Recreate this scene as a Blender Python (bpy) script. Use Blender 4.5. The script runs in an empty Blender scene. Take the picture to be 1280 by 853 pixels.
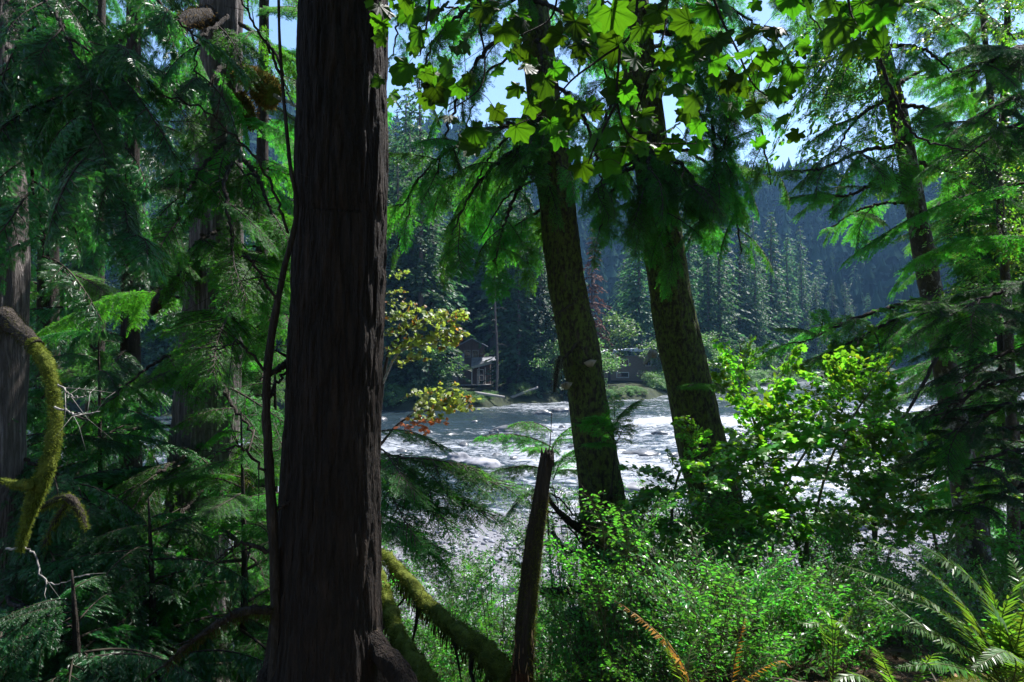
import bpy, math, random
import numpy as np
from mathutils import Vector, Matrix

# ------------------------------------------------------------------ camera, world, sun, exposure
S = bpy.context.scene
COL = S.collection
F_PX = 853.33            # 24 mm on 36 mm, in photo pixels (1280 wide)
PITCH = math.radians(1.0)
EYE = Vector((0.0, 0.0, 1.7))
cam = bpy.data.objects.new('camera', bpy.data.cameras.new('camera'))
COL.objects.link(cam)
cam.data.lens = 24.0
cam.data.sensor_width = 36.0
cam.data.clip_start = 0.05
cam.data.clip_end = 4000
cam.location = EYE
cam.rotation_euler = (math.pi / 2 + PITCH, 0, 0)
S.camera = cam

SUN_EL, SUN_AZ = math.radians(58), math.radians(41)     # azimuth from +Y (view direction) towards +X
SUN_DIR = Vector((math.sin(SUN_AZ) * math.cos(SUN_EL), math.cos(SUN_AZ) * math.cos(SUN_EL), math.sin(SUN_EL)))
world = bpy.data.worlds.new('World')
S.world = world
world.use_nodes = True
wn = world.node_tree
bg = wn.nodes['Background']
sky = wn.nodes.new('ShaderNodeTexSky')
sky.sky_type = 'NISHITA'
sky.sun_disc = False
sky.sun_elevation = SUN_EL
sky.sun_rotation = SUN_AZ
sky.air_density = 1.0
sky.dust_density = 0.3
sky.ozone_density = 3.0
wn.links.new(sky.outputs[0], bg.inputs[0])
bg.inputs[1].default_value = 0.086
sun = bpy.data.objects.new('sun', bpy.data.lights.new('sun', 'SUN'))
COL.objects.link(sun)
sun.data.energy = 4.8
sun.data.angle = math.radians(0.53)
sun.data.color = (1.0, 0.97, 0.93)
sun.rotation_euler = (-SUN_DIR).to_track_quat('-Z', 'Y').to_euler()
S.view_settings.view_transform = 'Standard'
S.view_settings.look = 'None'
S.view_settings.gamma = 1.0
S.view_settings.use_curve_mapping = False
S.view_settings.exposure = 1.55
S.render.engine = 'CYCLES'
S.cycles.use_denoising = True
S.cycles.max_bounces = 7
S.cycles.diffuse_bounces = 3
S.cycles.glossy_bounces = 3
S.cycles.transmission_bounces = 4
S.cycles.volume_bounces = 0
S.cycles.sample_clamp_indirect = 4.0

rng = random.Random(11)
nrg = np.random.default_rng(11)


def P(px, py, d):
    """the point at depth d (metres along the view axis) behind photo pixel (px, py)"""
    xr = (px - 640) / F_PX
    yr = (426.5 - py) / F_PX
    c, s = math.cos(PITCH), math.sin(PITCH)
    return EYE + d * (Vector((0, c, s)) + xr * Vector((1, 0, 0)) + yr * Vector((0, -s, c)))


# ------------------------------------------------------------------ numpy noise
def _hash(i):
    i = i.astype(np.int64) & 0xffffffff
    i = ((i ^ 61) ^ (i >> 16)) * 9 & 0xffffffff
    i = (i ^ (i >> 4)) * 0x27d4eb2d & 0xffffffff
    return ((i ^ (i >> 15)) & 0xffff) / 65535.0


def vnoise(p, seed=0):
    p = np.asarray(p, float)
    i = np.floor(p).astype(np.int64)
    f = p - i
    f = f * f * (3 - 2 * f)
    out = 0
    for dx in (0, 1):
        for dy in (0, 1):
            for dz in (0, 1):
                h = _hash((i[..., 0] + dx) * 73856093 ^ (i[..., 1] + dy) * 19349663 ^ (i[..., 2] + dz) * 83492791 ^ seed * 2654435)
                w = (f[..., 0] if dx else 1 - f[..., 0]) * (f[..., 1] if dy else 1 - f[..., 1]) * (f[..., 2] if dz else 1 - f[..., 2])
                out = out + h * w
    return out


def fbm(p, oct=4, seed=0):
    p = np.asarray(p, float)
    a, s, t = 0.5, 0, 0
    for k in range(oct):
        s = s + a * vnoise(p * 2 ** k, seed + k)
        t += a
        a *= .5
    return s / t


# ------------------------------------------------------------------ mesh builder
class MB:
    def __init__(self):
        self.v, self.f, self.n = [], [], 0

    def add(self, v, f, mat=0, smooth=False):
        v = np.asarray(v, np.float32).reshape(-1, 3)
        f = np.asarray(f, np.int32)
        if len(f) == 0:
            return
        self.v.append(v)
        self.f.append((f + self.n, mat, smooth))
        self.n += len(v)

    def inst(self, v, f, mats, mat=0, smooth=False):
        """copies of a template (v, f) under many 3x4 matrices"""
        mats = np.asarray(mats, np.float32)
        if len(mats) == 0:
            return
        v = np.asarray(v, np.float32)
        f = np.asarray(f, np.int32)
        V = np.einsum('nij,vj->nvi', mats[:, :, :3], v) + mats[:, None, :, 3]
        F = f[None] + (np.arange(len(mats), dtype=np.int32) * len(v))[:, None, None]
        self.add(V.reshape(-1, 3), F.reshape(-1, f.shape[1]), mat, smooth)

    def mesh(self, name, mats):
        me = bpy.data.meshes.new(name)
        V = np.concatenate(self.v)
        me.vertices.add(len(V))
        me.vertices.foreach_set('co', V.ravel())
        nl = sum(f.size for f, _, _ in self.f)
        npoly = sum(len(f) for f, _, _ in self.f)
        me.loops.add(nl)
        me.polygons.add(npoly)
        me.loops.foreach_set('vertex_index', np.concatenate([f.ravel() for f, _, _ in self.f]))
        tot = np.concatenate([np.full(len(f), f.shape[1], np.int32) for f, _, _ in self.f])
        me.polygons.foreach_set('loop_start', np.concatenate([[0], np.cumsum(tot)[:-1]]).astype(np.int32))
        me.polygons.foreach_set('material_index', np.concatenate([np.full(len(f), m, np.int32) for f, m, _ in self.f]))
        me.polygons.foreach_set('use_smooth', np.concatenate([np.full(len(f), s, bool) for f, _, s in self.f]))
        for m in (mats if isinstance(mats, (list, tuple)) else [mats]):
            me.materials.append(m)
        me.update(calc_edges=True)
        return me


def frames(pts):
    """tangents and two normals along a polyline (numpy)"""
    pts = np.asarray(pts, float)
    t = np.gradient(pts, axis=0)
    t /= np.linalg.norm(t, axis=1)[:, None] + 1e-12
    up = np.array([0, 0, 1.0]) if abs(t[0][2]) < .9 else np.array([1.0, 0, 0])
    n = np.zeros_like(t)
    a = np.cross(up, t[0])
    n[0] = a / np.linalg.norm(a)
    for i in range(1, len(t)):
        a = n[i - 1] - t[i] * np.dot(n[i - 1], t[i])
        n[i] = a / (np.linalg.norm(a) + 1e-12)
    return t, n, np.cross(t, n)


def smooth_path(pts, n):
    """Catmull-Rom resampling of points (and radii as a 4th column)"""
    p = np.asarray(pts, float)
    if len(p) == 2:
        return p[0] + (p[1] - p[0]) * np.linspace(0, 1, n)[:, None]
    q = np.vstack([2 * p[0] - p[1], p, 2 * p[-1] - p[-2]])
    u = np.linspace(0, len(p) - 1, n)
    i = np.minimum(u.astype(int), len(p) - 2)
    t = (u - i)[:, None]
    a, b, c, d = q[i], q[i + 1], q[i + 2], q[i + 3]
    return .5 * (2 * b + (c - a) * t + (2 * a - 5 * b + 4 * c - d) * t ** 2 + (3 * b - a - 3 * c + d) * t ** 3)


def tube(mb, pts, radii, seg=6, mat=0, smooth=True, disp=None):
    pts = np.asarray(pts, float)
    radii = np.asarray(radii, float)
    n = len(pts)
    t, a, b = frames(pts)
    th = np.linspace(0, 2 * math.pi, seg, endpoint=False)
    d = np.cos(th)[None, :, None] * a[:, None] + np.sin(th)[None, :, None] * b[:, None]
    r = np.broadcast_to(radii[:, None], (n, seg)).copy()
    if disp is not None:
        r = r + disp(pts[:, None] + d * radii[:, None, None], th, r)
    V = pts[:, None] + d * r[..., None]
    i = np.arange(n - 1)[:, None] * seg
    j = np.arange(seg)[None]
    k = (j + 1) % seg
    Fq = np.stack([i + j, i + k, i + seg + k, i + seg + j], -1).reshape(-1, 4)
    V = np.vstack([V.reshape(-1, 3), pts[:1], pts[-1:]])
    mb.add(V, Fq, mat, smooth)
    base = mb.n - len(V)
    c0, c1 = n * seg, n * seg + 1
    jj = np.arange(seg)
    kk = (jj + 1) % seg
    caps = np.vstack([np.stack([np.full(seg, c0), kk, jj], -1), np.stack([np.full(seg, c1), (n - 1) * seg + jj, (n - 1) * seg + kk], -1)])
    mb.f.append((caps.astype(np.int32) + base, mat, False))


def rigid(pos, xdir, zdir, sx, sy=None, sz=None):
    """stack of 3x4 matrices: x along xdir, z near zdir"""
    pos, xdir, zdir = (np.atleast_2d(np.asarray(q, float)) for q in (pos, xdir, zdir))
    n = max(len(pos), len(xdir), len(zdir))
    x = np.broadcast_to(xdir, (n, 3))
    x = x / (np.linalg.norm(x, axis=1)[:, None] + 1e-12)
    z = np.broadcast_to(zdir, (n, 3))
    y = np.cross(z, x)
    y = y / (np.linalg.norm(y, axis=1)[:, None] + 1e-9)
    z = np.cross(x, y)
    sx = np.broadcast_to(np.asarray(sx, float), (n,))
    sy = sx if sy is None else np.broadcast_to(np.asarray(sy, float), (n,))
    sz = sx if sz is None else np.broadcast_to(np.asarray(sz, float), (n,))
    M = np.zeros((n, 3, 4))
    M[:, :, 0] = x * sx[:, None]
    M[:, :, 1] = y * sy[:, None]
    M[:, :, 2] = z * sz[:, None]
    M[:, :, 3] = np.broadcast_to(pos, (n, 3))
    return M


# ------------------------------------------------------------------ materials
def new_mat(name):
    m = bpy.data.materials.new(name)
    m.use_nodes = True
    nt = m.node_tree
    pr = nt.nodes['Principled BSDF']
    return m, nt, pr


def node(nt, kind, **kw):
    n = nt.nodes.new(kind)
    for k, v in kw.items():
        if k.startswith('i_'):
            n.inputs[k[2:].replace('_', ' ')].default_value = v
        else:
            setattr(n, k, v)
    return n


def math_n(nt, op, a, b=None, c=None, clamp=False):
    n = nt.nodes.new('ShaderNodeMath')
    n.operation = op
    n.use_clamp = clamp
    for i, q in enumerate((a, b, c)):
        if q is None:
            continue
        if isinstance(q, (int, float)):
            n.inputs[i].default_value = q
        else:
            nt.links.new(q, n.inputs[i])
    return n.outputs[0]


def ramp(nt, fac, stops):
    n = nt.nodes.new('ShaderNodeValToRGB')
    e = n.color_ramp.elements
    while len(e) < len(stops):
        e.new(0.5)
    for q, (p, c) in zip(e, stops):
        q.position = p
        q.color = (*c, 1) if len(c) == 3 else c
    nt.links.new(fac, n.inputs[0])
    return n.outputs[0]


def noise_n(nt, scale, detail=4, vec=None, stretch=None, rough=.55, coord='Object'):
    tc = nt.nodes.new('ShaderNodeTexCoord')
    mp = nt.nodes.new('ShaderNodeMapping')
    nt.links.new(tc.outputs[coord], mp.inputs[0])
    if stretch:
        mp.inputs['Scale'].default_value = stretch
    n = node(nt, 'ShaderNodeTexNoise')
    n.inputs['Scale'].default_value = scale
    n.inputs['Detail'].default_value = detail
    n.inputs['Roughness'].default_value = rough
    nt.links.new(mp.outputs[0], n.inputs['Vector'])
    return n.outputs[0]


def mix_rgb(nt, fac, a, b, mode='MIX'):
    n = nt.nodes.new('ShaderNodeMix')
    n.data_type = 'RGBA'
    n.blend_type = mode
    for s, q in ((n.inputs[0], fac), (n.inputs[6], a), (n.inputs[7], b)):
        if isinstance(q, (int, float)):
            s.default_value = q
        elif isinstance(q, tuple):
            s.default_value = (*q, 1) if len(q) == 3 else q
        else:
            nt.links.new(q, s)
    return n.outputs[2]


def leaf_mat(name, base, trans, rough=.45, tf=.42, hue=.03, val=.45, spec=.5, base2=None, split=.75):
    m, nt, pr = new_mat(name)
    geo = nt.nodes.new('ShaderNodeNewGeometry')
    oi = nt.nodes.new('ShaderNodeObjectInfo')
    r1 = geo.outputs['Random Per Island']
    r2 = oi.outputs['Random']
    r3 = math_n(nt, 'FRACT', math_n(nt, 'MULTIPLY', r1, 17.31))
    col_b, col_t = base, trans
    if base2:
        sel = math_n(nt, 'GREATER_THAN', r3, split)
        col_b = mix_rgb(nt, sel, base, base2[0])
        col_t = mix_rgb(nt, sel, trans, base2[1])
    outs = []
    for c in (col_b, col_t):
        h = nt.nodes.new('ShaderNodeHueSaturation')
        nt.links.new(math_n(nt, 'ADD', math_n(nt, 'MULTIPLY', math_n(nt, 'SUBTRACT', r2, .5), hue * .6), math_n(nt, 'ADD', math_n(nt, 'MULTIPLY', r1, hue * .8), .496 - hue * .4)), h.inputs['Hue'])
        nt.links.new(math_n(nt, 'ADD', math_n(nt, 'MULTIPLY', r1, val), math_n(nt, 'ADD', math_n(nt, 'MULTIPLY', r2, val * .8), 1 - val * .9)), h.inputs['Value'])
        if isinstance(c, tuple):
            h.inputs['Color'].default_value = (*c, 1)
        else:
            nt.links.new(c, h.inputs['Color'])
        outs.append(h.outputs[0])
    nt.links.new(outs[0], pr.inputs['Base Color'])
    pr.inputs['Roughness'].default_value = rough
    pr.inputs['Specular IOR Level'].default_value = spec
    tr = nt.nodes.new('ShaderNodeBsdfTranslucent')
    nt.links.new(outs[1], tr.inputs[0])
    mx = nt.nodes.new('ShaderNodeMixShader')
    mx.inputs[0].default_value = tf
    nt.links.new(pr.outputs[0], mx.inputs[1])
    nt.links.new(tr.outputs[0], mx.inputs[2])
    nt.links.new(mx.outputs[0], nt.nodes['Material Output'].inputs[0])
    return m


def bark_mat(name, dark, light, furrow=22, stretch=.13, moss=None, moss_amt=.5, moss_scale=9, bump=.6, patch=None, patch_amt=.5, rough=.9):
    m, nt, pr = new_mat(name)
    n1 = noise_n(nt, furrow, 5, stretch=(1, 1, stretch), rough=.6)
    rid = math_n(nt, 'ABSOLUTE', math_n(nt, 'SUBTRACT', math_n(nt, 'MULTIPLY', n1, 2.0), 1.0))
    fac = math_n(nt, 'MULTIPLY', rid, 3.2, clamp=True)
    col = mix_rgb(nt, fac, dark, light)
    n2 = noise_n(nt, 60, 3, stretch=(1, 1, .4))
    col = mix_rgb(nt, math_n(nt, 'MULTIPLY', n2, .7, clamp=True), col, tuple(c * .45 for c in light), 'MIX')
    if patch:
        n4 = noise_n(nt, 7, 5, stretch=(1, 1, .8), rough=.65)
        pf = ramp(nt, n4, [(1 - patch_amt - .04, (0, 0, 0)), (1 - patch_amt + .04, (1, 1, 1))])
        col = mix_rgb(nt, pf, col, patch)
    if moss:
        n3 = noise_n(nt, moss_scale, 6, stretch=(1, 1, .6), rough=.7)
        mf = ramp(nt, n3, [(1 - moss_amt - .07, (0, 0, 0)), (1 - moss_amt + .07, (1, 1, 1))])
        col = mix_rgb(nt, mf, col, moss)
    nt.links.new(col, pr.inputs['Base Color'])
    pr.inputs['Roughness'].default_value = rough
    pr.inputs['Specular IOR Level'].default_value = .25
    bp = nt.nodes.new('ShaderNodeBump')
    bp.inputs['Strength'].default_value = bump
    bp.inputs['Distance'].default_value = .02
    h = math_n(nt, 'ADD', fac, math_n(nt, 'MULTIPLY', noise_n(nt, 90, 3, stretch=(1, 1, .5)), .5))
    nt.links.new(h, bp.inputs['Height'])
    nt.links.new(bp.outputs[0], pr.inputs['Normal'])
    return m


def plain_mat(name, c1, c2, scale=8, rough=.8, bump=0, stretch=None, spec=.3, rand=0):
    m, nt, pr = new_mat(name)
    n = noise_n(nt, scale, 5, stretch=stretch)
    col = ramp(nt, n, [(.35, c1), (.65, c2)])
    if rand:
        oi = nt.nodes.new('ShaderNodeObjectInfo')
        geo = nt.nodes.new('ShaderNodeNewGeometry')
        r = math_n(nt, 'FRACT', math_n(nt, 'ADD', oi.outputs['Random'], geo.outputs['Random Per Island']))
        h = nt.nodes.new('ShaderNodeHueSaturation')
        nt.links.new(col, h.inputs['Color'])
        nt.links.new(math_n(nt, 'ADD', math_n(nt, 'MULTIPLY', r, rand), 1 - rand / 2), h.inputs['Value'])
        col = h.outputs[0]
    nt.links.new(col, pr.inputs['Base Color'])
    pr.inputs['Roughness'].default_value = rough
    pr.inputs['Specular IOR Level'].default_value = spec
    if bump:
        bp = nt.nodes.new('ShaderNodeBump')
        bp.inputs['Strength'].default_value = bump
        bp.inputs['Distance'].default_value = .02
        nt.links.new(noise_n(nt, scale * 3, 4, stretch=stretch), bp.inputs['Height'])
        nt.links.new(bp.outputs[0], pr.inputs['Normal'])
    return m


M = {}
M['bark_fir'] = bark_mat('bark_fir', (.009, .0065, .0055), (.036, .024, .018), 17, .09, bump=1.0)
M['bark_cedar'] = bark_mat('bark_cedar', (.05, .042, .038), (.24, .21, .20), 24, .07, bump=.9)
M['bark_hemlock'] = bark_mat('bark_hemlock', (.02, .016, .012), (.085, .066, .05), 26, .2, moss=(.095, .13, .028), moss_amt=.5, moss_scale=30, bump=.8)
M['bark_alder'] = bark_mat('bark_alder', (.03, .027, .02), (.09, .08, .065), 18, .6, moss=(.07, .075, .02), moss_amt=.4, moss_scale=6, patch=(.27, .27, .26), patch_amt=.42, bump=.3)
M['bark_dark'] = bark_mat('bark_dark', (.018, .014, .011), (.07, .055, .045), 25, .15, bump=.8)
M['bark_far'] = plain_mat('bark_far', (.035, .028, .024), (.11, .09, .08), 6, stretch=(1, 1, .2))
M['twig'] = plain_mat('twig', (.022, .017, .012), (.05, .04, .028), 20, rough=.85)
M['twig_pale'] = plain_mat('twig_pale', (.12, .11, .10), (.30, .28, .26), 20, rough=.7)
M['stem_green'] = plain_mat('stem_green', (.05, .055, .02), (.10, .09, .045), 20, rough=.6)
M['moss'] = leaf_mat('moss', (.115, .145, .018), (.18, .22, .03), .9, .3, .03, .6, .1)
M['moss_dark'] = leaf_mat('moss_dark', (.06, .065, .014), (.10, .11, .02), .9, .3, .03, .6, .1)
M['moss_rust'] = leaf_mat('moss_rust', (.13, .085, .02), (.20, .13, .03), .9, .3, .03, .6, .1)
M['moss_body'] = plain_mat('moss_body', (.045, .06, .012), (.11, .13, .025), 14, rough=1, bump=1, spec=.05)
M['lichen'] = leaf_mat('lichen', (.16, .17, .12), (.15, .16, .1), .9, .4, .02, .5, .1)
M['rotten'] = bark_mat('rotten', (.03, .015, .009), (.14, .062, .034), 20, .12, bump=1.0)
M['splinter'] = plain_mat('splinter', (.18, .11, .06), (.34, .24, .15), 30, stretch=(1, 1, .1))
M['fungus'] = plain_mat('fungus', (.16, .12, .08), (.34, .28, .20), 12, rough=.7)
M['needle_hemlock'] = leaf_mat('needle_hemlock', (.022, .095, .018), (.10, .42, .022), .5, .52, .05, .8, .35)
M['needle_cedar'] = leaf_mat('needle_cedar', (.018, .080, .028), (.06, .30, .035), .36, .42, .04, .8, .6)
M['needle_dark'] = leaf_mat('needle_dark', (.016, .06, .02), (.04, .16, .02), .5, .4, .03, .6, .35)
M['leaf_maple'] = leaf_mat('leaf_maple', (.015, .060, .010), (.066, .26, .006), .5, .55, .05, .9, .35)
M['vein'] = leaf_mat('vein', (.03, .09, .015), (.10, .32, .012), .5, .55, .02, .3, .3)
M['leaf_vine'] = leaf_mat('leaf_vine', (.055, .17, .028), (.20, .52, .02), .36, .50, .05, .7, .55, base2=((.15, .20, .02), (.38, .48, .02)), split=.92)
M['leaf_shrub'] = leaf_mat('leaf_shrub', (.038, .145, .030), (.11, .42, .03), .36, .48, .04, .7, .55)
M['leaf_autumn'] = leaf_mat('leaf_autumn', (.13, .18, .03), (.27, .36, .04), .45, .5, .04, .6, .4, base2=((.28, .13, .02), (.55, .25, .03)), split=.84)
M['leaf_rust'] = leaf_mat('leaf_rust', (.28, .09, .035), (.5, .17, .05), .5, .45, .03, .5, .4)
M['fern'] = leaf_mat('fern', (.050, .125, .020), (.17, .36, .02), .4, .45, .05, .6, .55)
M['fern_dead'] = leaf_mat('fern_dead', (.26, .125, .018), (.5, .24, .02), .6, .4, .03, .5, .3)
M['far_needle'] = leaf_mat('far_needle', (.035, .080, .035), (.07, .18, .05), .55, .35, .05, .9, .25)
M['forest_mass'] = leaf_mat('forest_mass', (.016, .034, .02), (.022, .045, .024), 1.0, .15, .05, 1.0, .0)
M['far_leaf'] = leaf_mat('far_leaf', (.065, .135, .045), (.14, .30, .055), .5, .4, .04, .7, .4)
M['far_dead'] = leaf_mat('far_dead', (.11, .060, .045), (.13, .07, .05), .7, .2, .02, .5, .1)
M['stone'] = plain_mat('stone', (.12, .125, .145), (.30, .31, .35), 3, rough=.75, bump=.3, rand=.7)
M['boulder'] = plain_mat('boulder', (.14, .14, .155), (.28, .28, .30), 2.5, rough=.75, bump=.4, rand=.25)
M['boulder_wet'] = plain_mat('boulder_wet', (.05, .055, .06), (.16, .16, .165), 2.5, rough=.35, bump=.4)
M['duff'] = plain_mat('duff', (.035, .022, .014), (.13, .085, .05), 40, rough=.95)


# ------------------------------------------------------------------ objects
def tag(o, label=None, cat=None, group=None, kind=None):
    for k, v in (('label', label), ('category', cat), ('group', group), ('kind', kind)):
        if v:
            o[k] = v
    return o


def link(name, me, parent=None, loc=None):
    o = bpy.data.objects.new(name, me)
    COL.objects.link(o)
    if parent is not None:
        o.parent = parent
    if loc is not None:
        o.location = loc
    return o


def thing(name, label, cat, loc=(0, 0, 0), group=None):
    o = link(name, None, None, loc)
    o.empty_display_size = .2
    return tag(o, label, cat, group)


def part(name, mb, mats, root, label=None):
    """geometry given in world space becomes a child mesh of the root Empty (world-aligned, so only an offset)"""
    off = np.array(root.location, np.float32)
    mb.v = [v - off for v in mb.v]
    o = link(name, mb.mesh(name, mats), root)
    if label:
        o['label'] = label
    return o


# ------------------------------------------------------------------ terrain
def interp(x, xs, ys):
    return np.interp(x, xs, ys)


YFAR = ([-400, -150, -60, -13, -4, 17, 45, 63, 110, 200, 400], [20, 40, 57, 69, 76, 90, 122, 150, 200, 290, 420])
WATER = -4.3


def far_shore(x):
    x = np.asarray(x, float)
    return interp(x, *YFAR) + 1.6 * np.sin(x * .31) + 1.0 * np.sin(x * .9 + 1)


def ground_z(x, y):
    x, y = np.asarray(x, float), np.asarray(y, float)
    yy = y + .25 * np.sin(x * .8)
    near = interp(yy, [-40, 0, 3.2, 5, 7, 9, 11.5, 14, 24, 27, 31, 40], [.4, 0, -.05, -.42, -1.05, -1.9, -3.1, -3.6, -4.15, -4.4, -5.2, -5.5])
    steep = interp(yy, [-40, 0, 3.0, 4, 5, 6, 7.2, 9, 12, 14, 24, 27, 31, 40], [.4, 0, -.1, -.6, -1.35, -2.05, -2.7, -3.2, -3.55, -3.7, -4.15, -4.4, -5.2, -5.5])
    k = np.clip((x - .15 - .09 * np.minimum(y, 8)) / .6, 0, 1)
    near = steep + (near - steep) * k * k * (3 - 2 * k)
    near = near + np.where(y < 11, .16 * (fbm(np.stack([x * .9, y * .9, x * 0], -1), 4, 5) - .5) * 2, .05 * (vnoise(np.stack([x, y, x * 0], -1), 8) - .5))
    # raised root mound at the near right
    near = near + .34 * np.exp(-(((x - 1.2) / .42) ** 2 + ((y - 2.85) / .38) ** 2)) + .25 * np.exp(-(((x - 2.3) / .8) ** 2 + ((y - 2.9) / .7) ** 2))
    d = y - far_shore(x)
    far = interp(d, [-12, -3, 0, 1.2, 3, 30, 120, 400], [-5.5, -5.0, -4.35, -3.6, -3.2, -2.4, 4, 40])
    far = far + .5 * (fbm(np.stack([x * .2, y * .2, x * 0], -1), 3, 9) - .5) * (d > 0)
    return np.where(y > 42, far, near)


def hill_z(x, y):
    """forested mountainside beyond the far bank; its ridge height follows the bearing"""
    x, y = np.asarray(x, float), np.asarray(y, float)
    bear = x / np.maximum(y, 1)                                  # = (px-640)/853
    px = 640 + bear * F_PX
    top = interp(px, [-600, 0, 300, 480, 570, 650, 760, 860, 960, 1060, 1130, 1300, 1800], [190, 190, 185, 168, 165, 150, 128, 128, 120, 112, 108, 130, 150])
    r = np.hypot(x, y)
    k = np.clip((r - 190) / 360, 0, 1.25)
    sl = k * k * (3 - 2 * np.minimum(k, 1))
    sl = np.where(k > 1, 1 - (k - 1) * .8, sl)
    return -4 + (top + 4) * sl + 14 * (fbm(np.stack([x / 70, y / 70, x * 0], -1), 4, 3) - .5) * np.clip(k * 2, 0, 1)


def grid_mesh(xs, ys, zf):
    X, Y = np.meshgrid(xs, ys)
    Z = zf(X, Y)
    V = np.stack([X, Y, Z], -1).reshape(-1, 3)
    nx, ny = len(xs), len(ys)
    i = np.arange(ny - 1)[:, None] * nx
    j = np.arange(nx - 1)[None]
    Fq = np.stack([i + j, i + j + 1, i + nx + j + 1, i + nx + j], -1).reshape(-1, 4)
    mb = MB()
    mb.add(V, Fq, 0, True)
    return mb


def ground_material():
    m, nt, pr = new_mat('forest_floor')
    n1 = noise_n(nt, 3.0, 6)
    n2 = noise_n(nt, 45, 4)
    soil = ramp(nt, n2, [(.3, (.03, .02, .013)), (.55, (.085, .055, .033)), (.75, (.16, .115, .07))])
    moss = ramp(nt, n2, [(.35, (.03, .04, .01)), (.65, (.09, .10, .02))])
    col = mix_rgb(nt, ramp(nt, n1, [(.50, (0, 0, 0)), (.60, (1, 1, 1))]), soil, moss)
    tc = nt.nodes.new('ShaderNodeTexCoord')
    sp = nt.nodes.new('ShaderNodeSeparateXYZ')
    nt.links.new(tc.outputs['Object'], sp.inputs[0])
    grav = ramp(nt, n2, [(.3, (.08, .08, .09)), (.7, (.24, .24, .265))])
    yy = math_n(nt, 'ADD', sp.outputs[1], math_n(nt, 'MULTIPLY', noise_n(nt, .6, 3), 3.0))
    g = math_n(nt, 'MULTIPLY', math_n(nt, 'MULTIPLY', math_n(nt, 'SUBTRACT', yy, 12.6), 1.0, clamp=True), math_n(nt, 'MULTIPLY', math_n(nt, 'SUBTRACT', 44.0, sp.outputs[1]), .3, clamp=True))
    col = mix_rgb(nt, g, col, grav)
    fb = math_n(nt, 'MULTIPLY', math_n(nt, 'SUBTRACT', sp.outputs[1], 44.0), .3, clamp=True)
    col = mix_rgb(nt, fb, col, ramp(nt, noise_n(nt, .5, 6), [(.4, (.014, .02, .009)), (.62, (.035, .045, .018))]))
    nt.links.new(col, pr.inputs['Base Color'])
    pr.inputs['Roughness'].default_value = .95
    pr.inputs['Specular IOR Level'].default_value = .2
    bp = nt.nodes.new('ShaderNodeBump')
    bp.inputs['Strength'].default_value = .8
    bp.inputs['Distance'].default_value = .04
    nt.links.new(n2, bp.inputs['Height'])
    nt.links.new(bp.outputs[0], pr.inputs['Normal'])
    return m


gx = np.concatenate([-np.geomspace(420, 9, 50), np.arange(-8.8, 8.9, .14), np.geomspace(9, 520, 55)])
gy = np.concatenate([-np.geomspace(60, 2, 12), np.arange(-1.8, 15, .14), np.geomspace(15.1, 60, 55), np.geomspace(61, 520, 80)])


def ground_all(X, Y):
    z = ground_z(X, Y)
    h = hill_z(X, Y)
    return np.where(np.hypot(X, Y) > 200, np.maximum(np.minimum(z, h - .8), -30), z)


o = link('ground', grid_mesh(gx, gy, ground_all).mesh('ground', ground_material()))
tag(o, 'forest floor sloping to the stony river bar and the far bank', 'ground', kind='structure')

hx = np.linspace(-700, 900, 170)
hy = np.linspace(60, 900, 90)


def hill_all(X, Y):
    r = np.hypot(X, Y)
    return np.where(r < 185, -12.0, hill_z(X, Y))


mh = plain_mat('hill_forest_floor', (.02, .03, .02), (.05, .06, .04), .05, rough=1)
o = link('hill', grid_mesh(hx, hy, hill_all).mesh('hill', mh))
tag(o, 'dark forested mountainside rising behind the far bank', 'hill', kind='structure')


def water_material():
    m, nt, pr = new_mat('river_water')
    tc = nt.nodes.new('ShaderNodeTexCoord')
    sp = nt.nodes.new('ShaderNodeSeparateXYZ')
    nt.links.new(tc.outputs['Object'], sp.inputs[0])
    n1 = noise_n(nt, 2.2, 10, stretch=(.35, .9, 1), rough=.78)
    n2 = noise_n(nt, .09, 3, stretch=(.6, 1, 1))
    n1 = math_n(nt, 'ADD', math_n(nt, 'MULTIPLY', n1, .6), math_n(nt, 'MULTIPLY', noise_n(nt, 5.0, 6, stretch=(.4, 1, 1), rough=.75), .42))
    # rapids: broken white water, less of it in the smoother far channel
    far = math_n(nt, 'MULTIPLY', math_n(nt, 'SUBTRACT', sp.outputs[1], math_n(nt, 'ADD', 56.0, math_n(nt, 'MULTIPLY', sp.outputs[0], .45))), .03)
    far = math_n(nt, 'MAXIMUM', far, 0.0)
    lft = math_n(nt, 'MULTIPLY', math_n(nt, 'SUBTRACT', 2.0, sp.outputs[0]), .012, clamp=True)
    f = math_n(nt, 'SUBTRACT', math_n(nt, 'SUBTRACT', math_n(nt, 'ADD', n1, math_n(nt, 'MULTIPLY', math_n(nt, 'SUBTRACT', n2, .5), .5)), math_n(nt, 'MINIMUM', far, .06)), math_n(nt, 'MINIMUM', lft, .04))
    foam = ramp(nt, f, [(.445, (0, 0, 0)), (.56, (1, 1, 1))])
    col = mix_rgb(nt, foam, (.018, .030, .038), (.27, .285, .315))
    nt.links.new(col, pr.inputs['Base Color'])
    nt.links.new(math_n(nt, 'ADD', math_n(nt, 'MULTIPLY', foam, .5), .07), pr.inputs['Roughness'])
    pr.inputs['IOR'].default_value = 1.33
    bp = nt.nodes.new('ShaderNodeBump')
    bp.inputs['Strength'].default_value = .9
    bp.inputs['Distance'].default_value = .12
    nt.links.new(noise_n(nt, 2.4, 6, stretch=(.6, 1, 1), rough=.65), bp.inputs['Height'])
    nt.links.new(bp.outputs[0], pr.inputs['Normal'])
    return m


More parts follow.
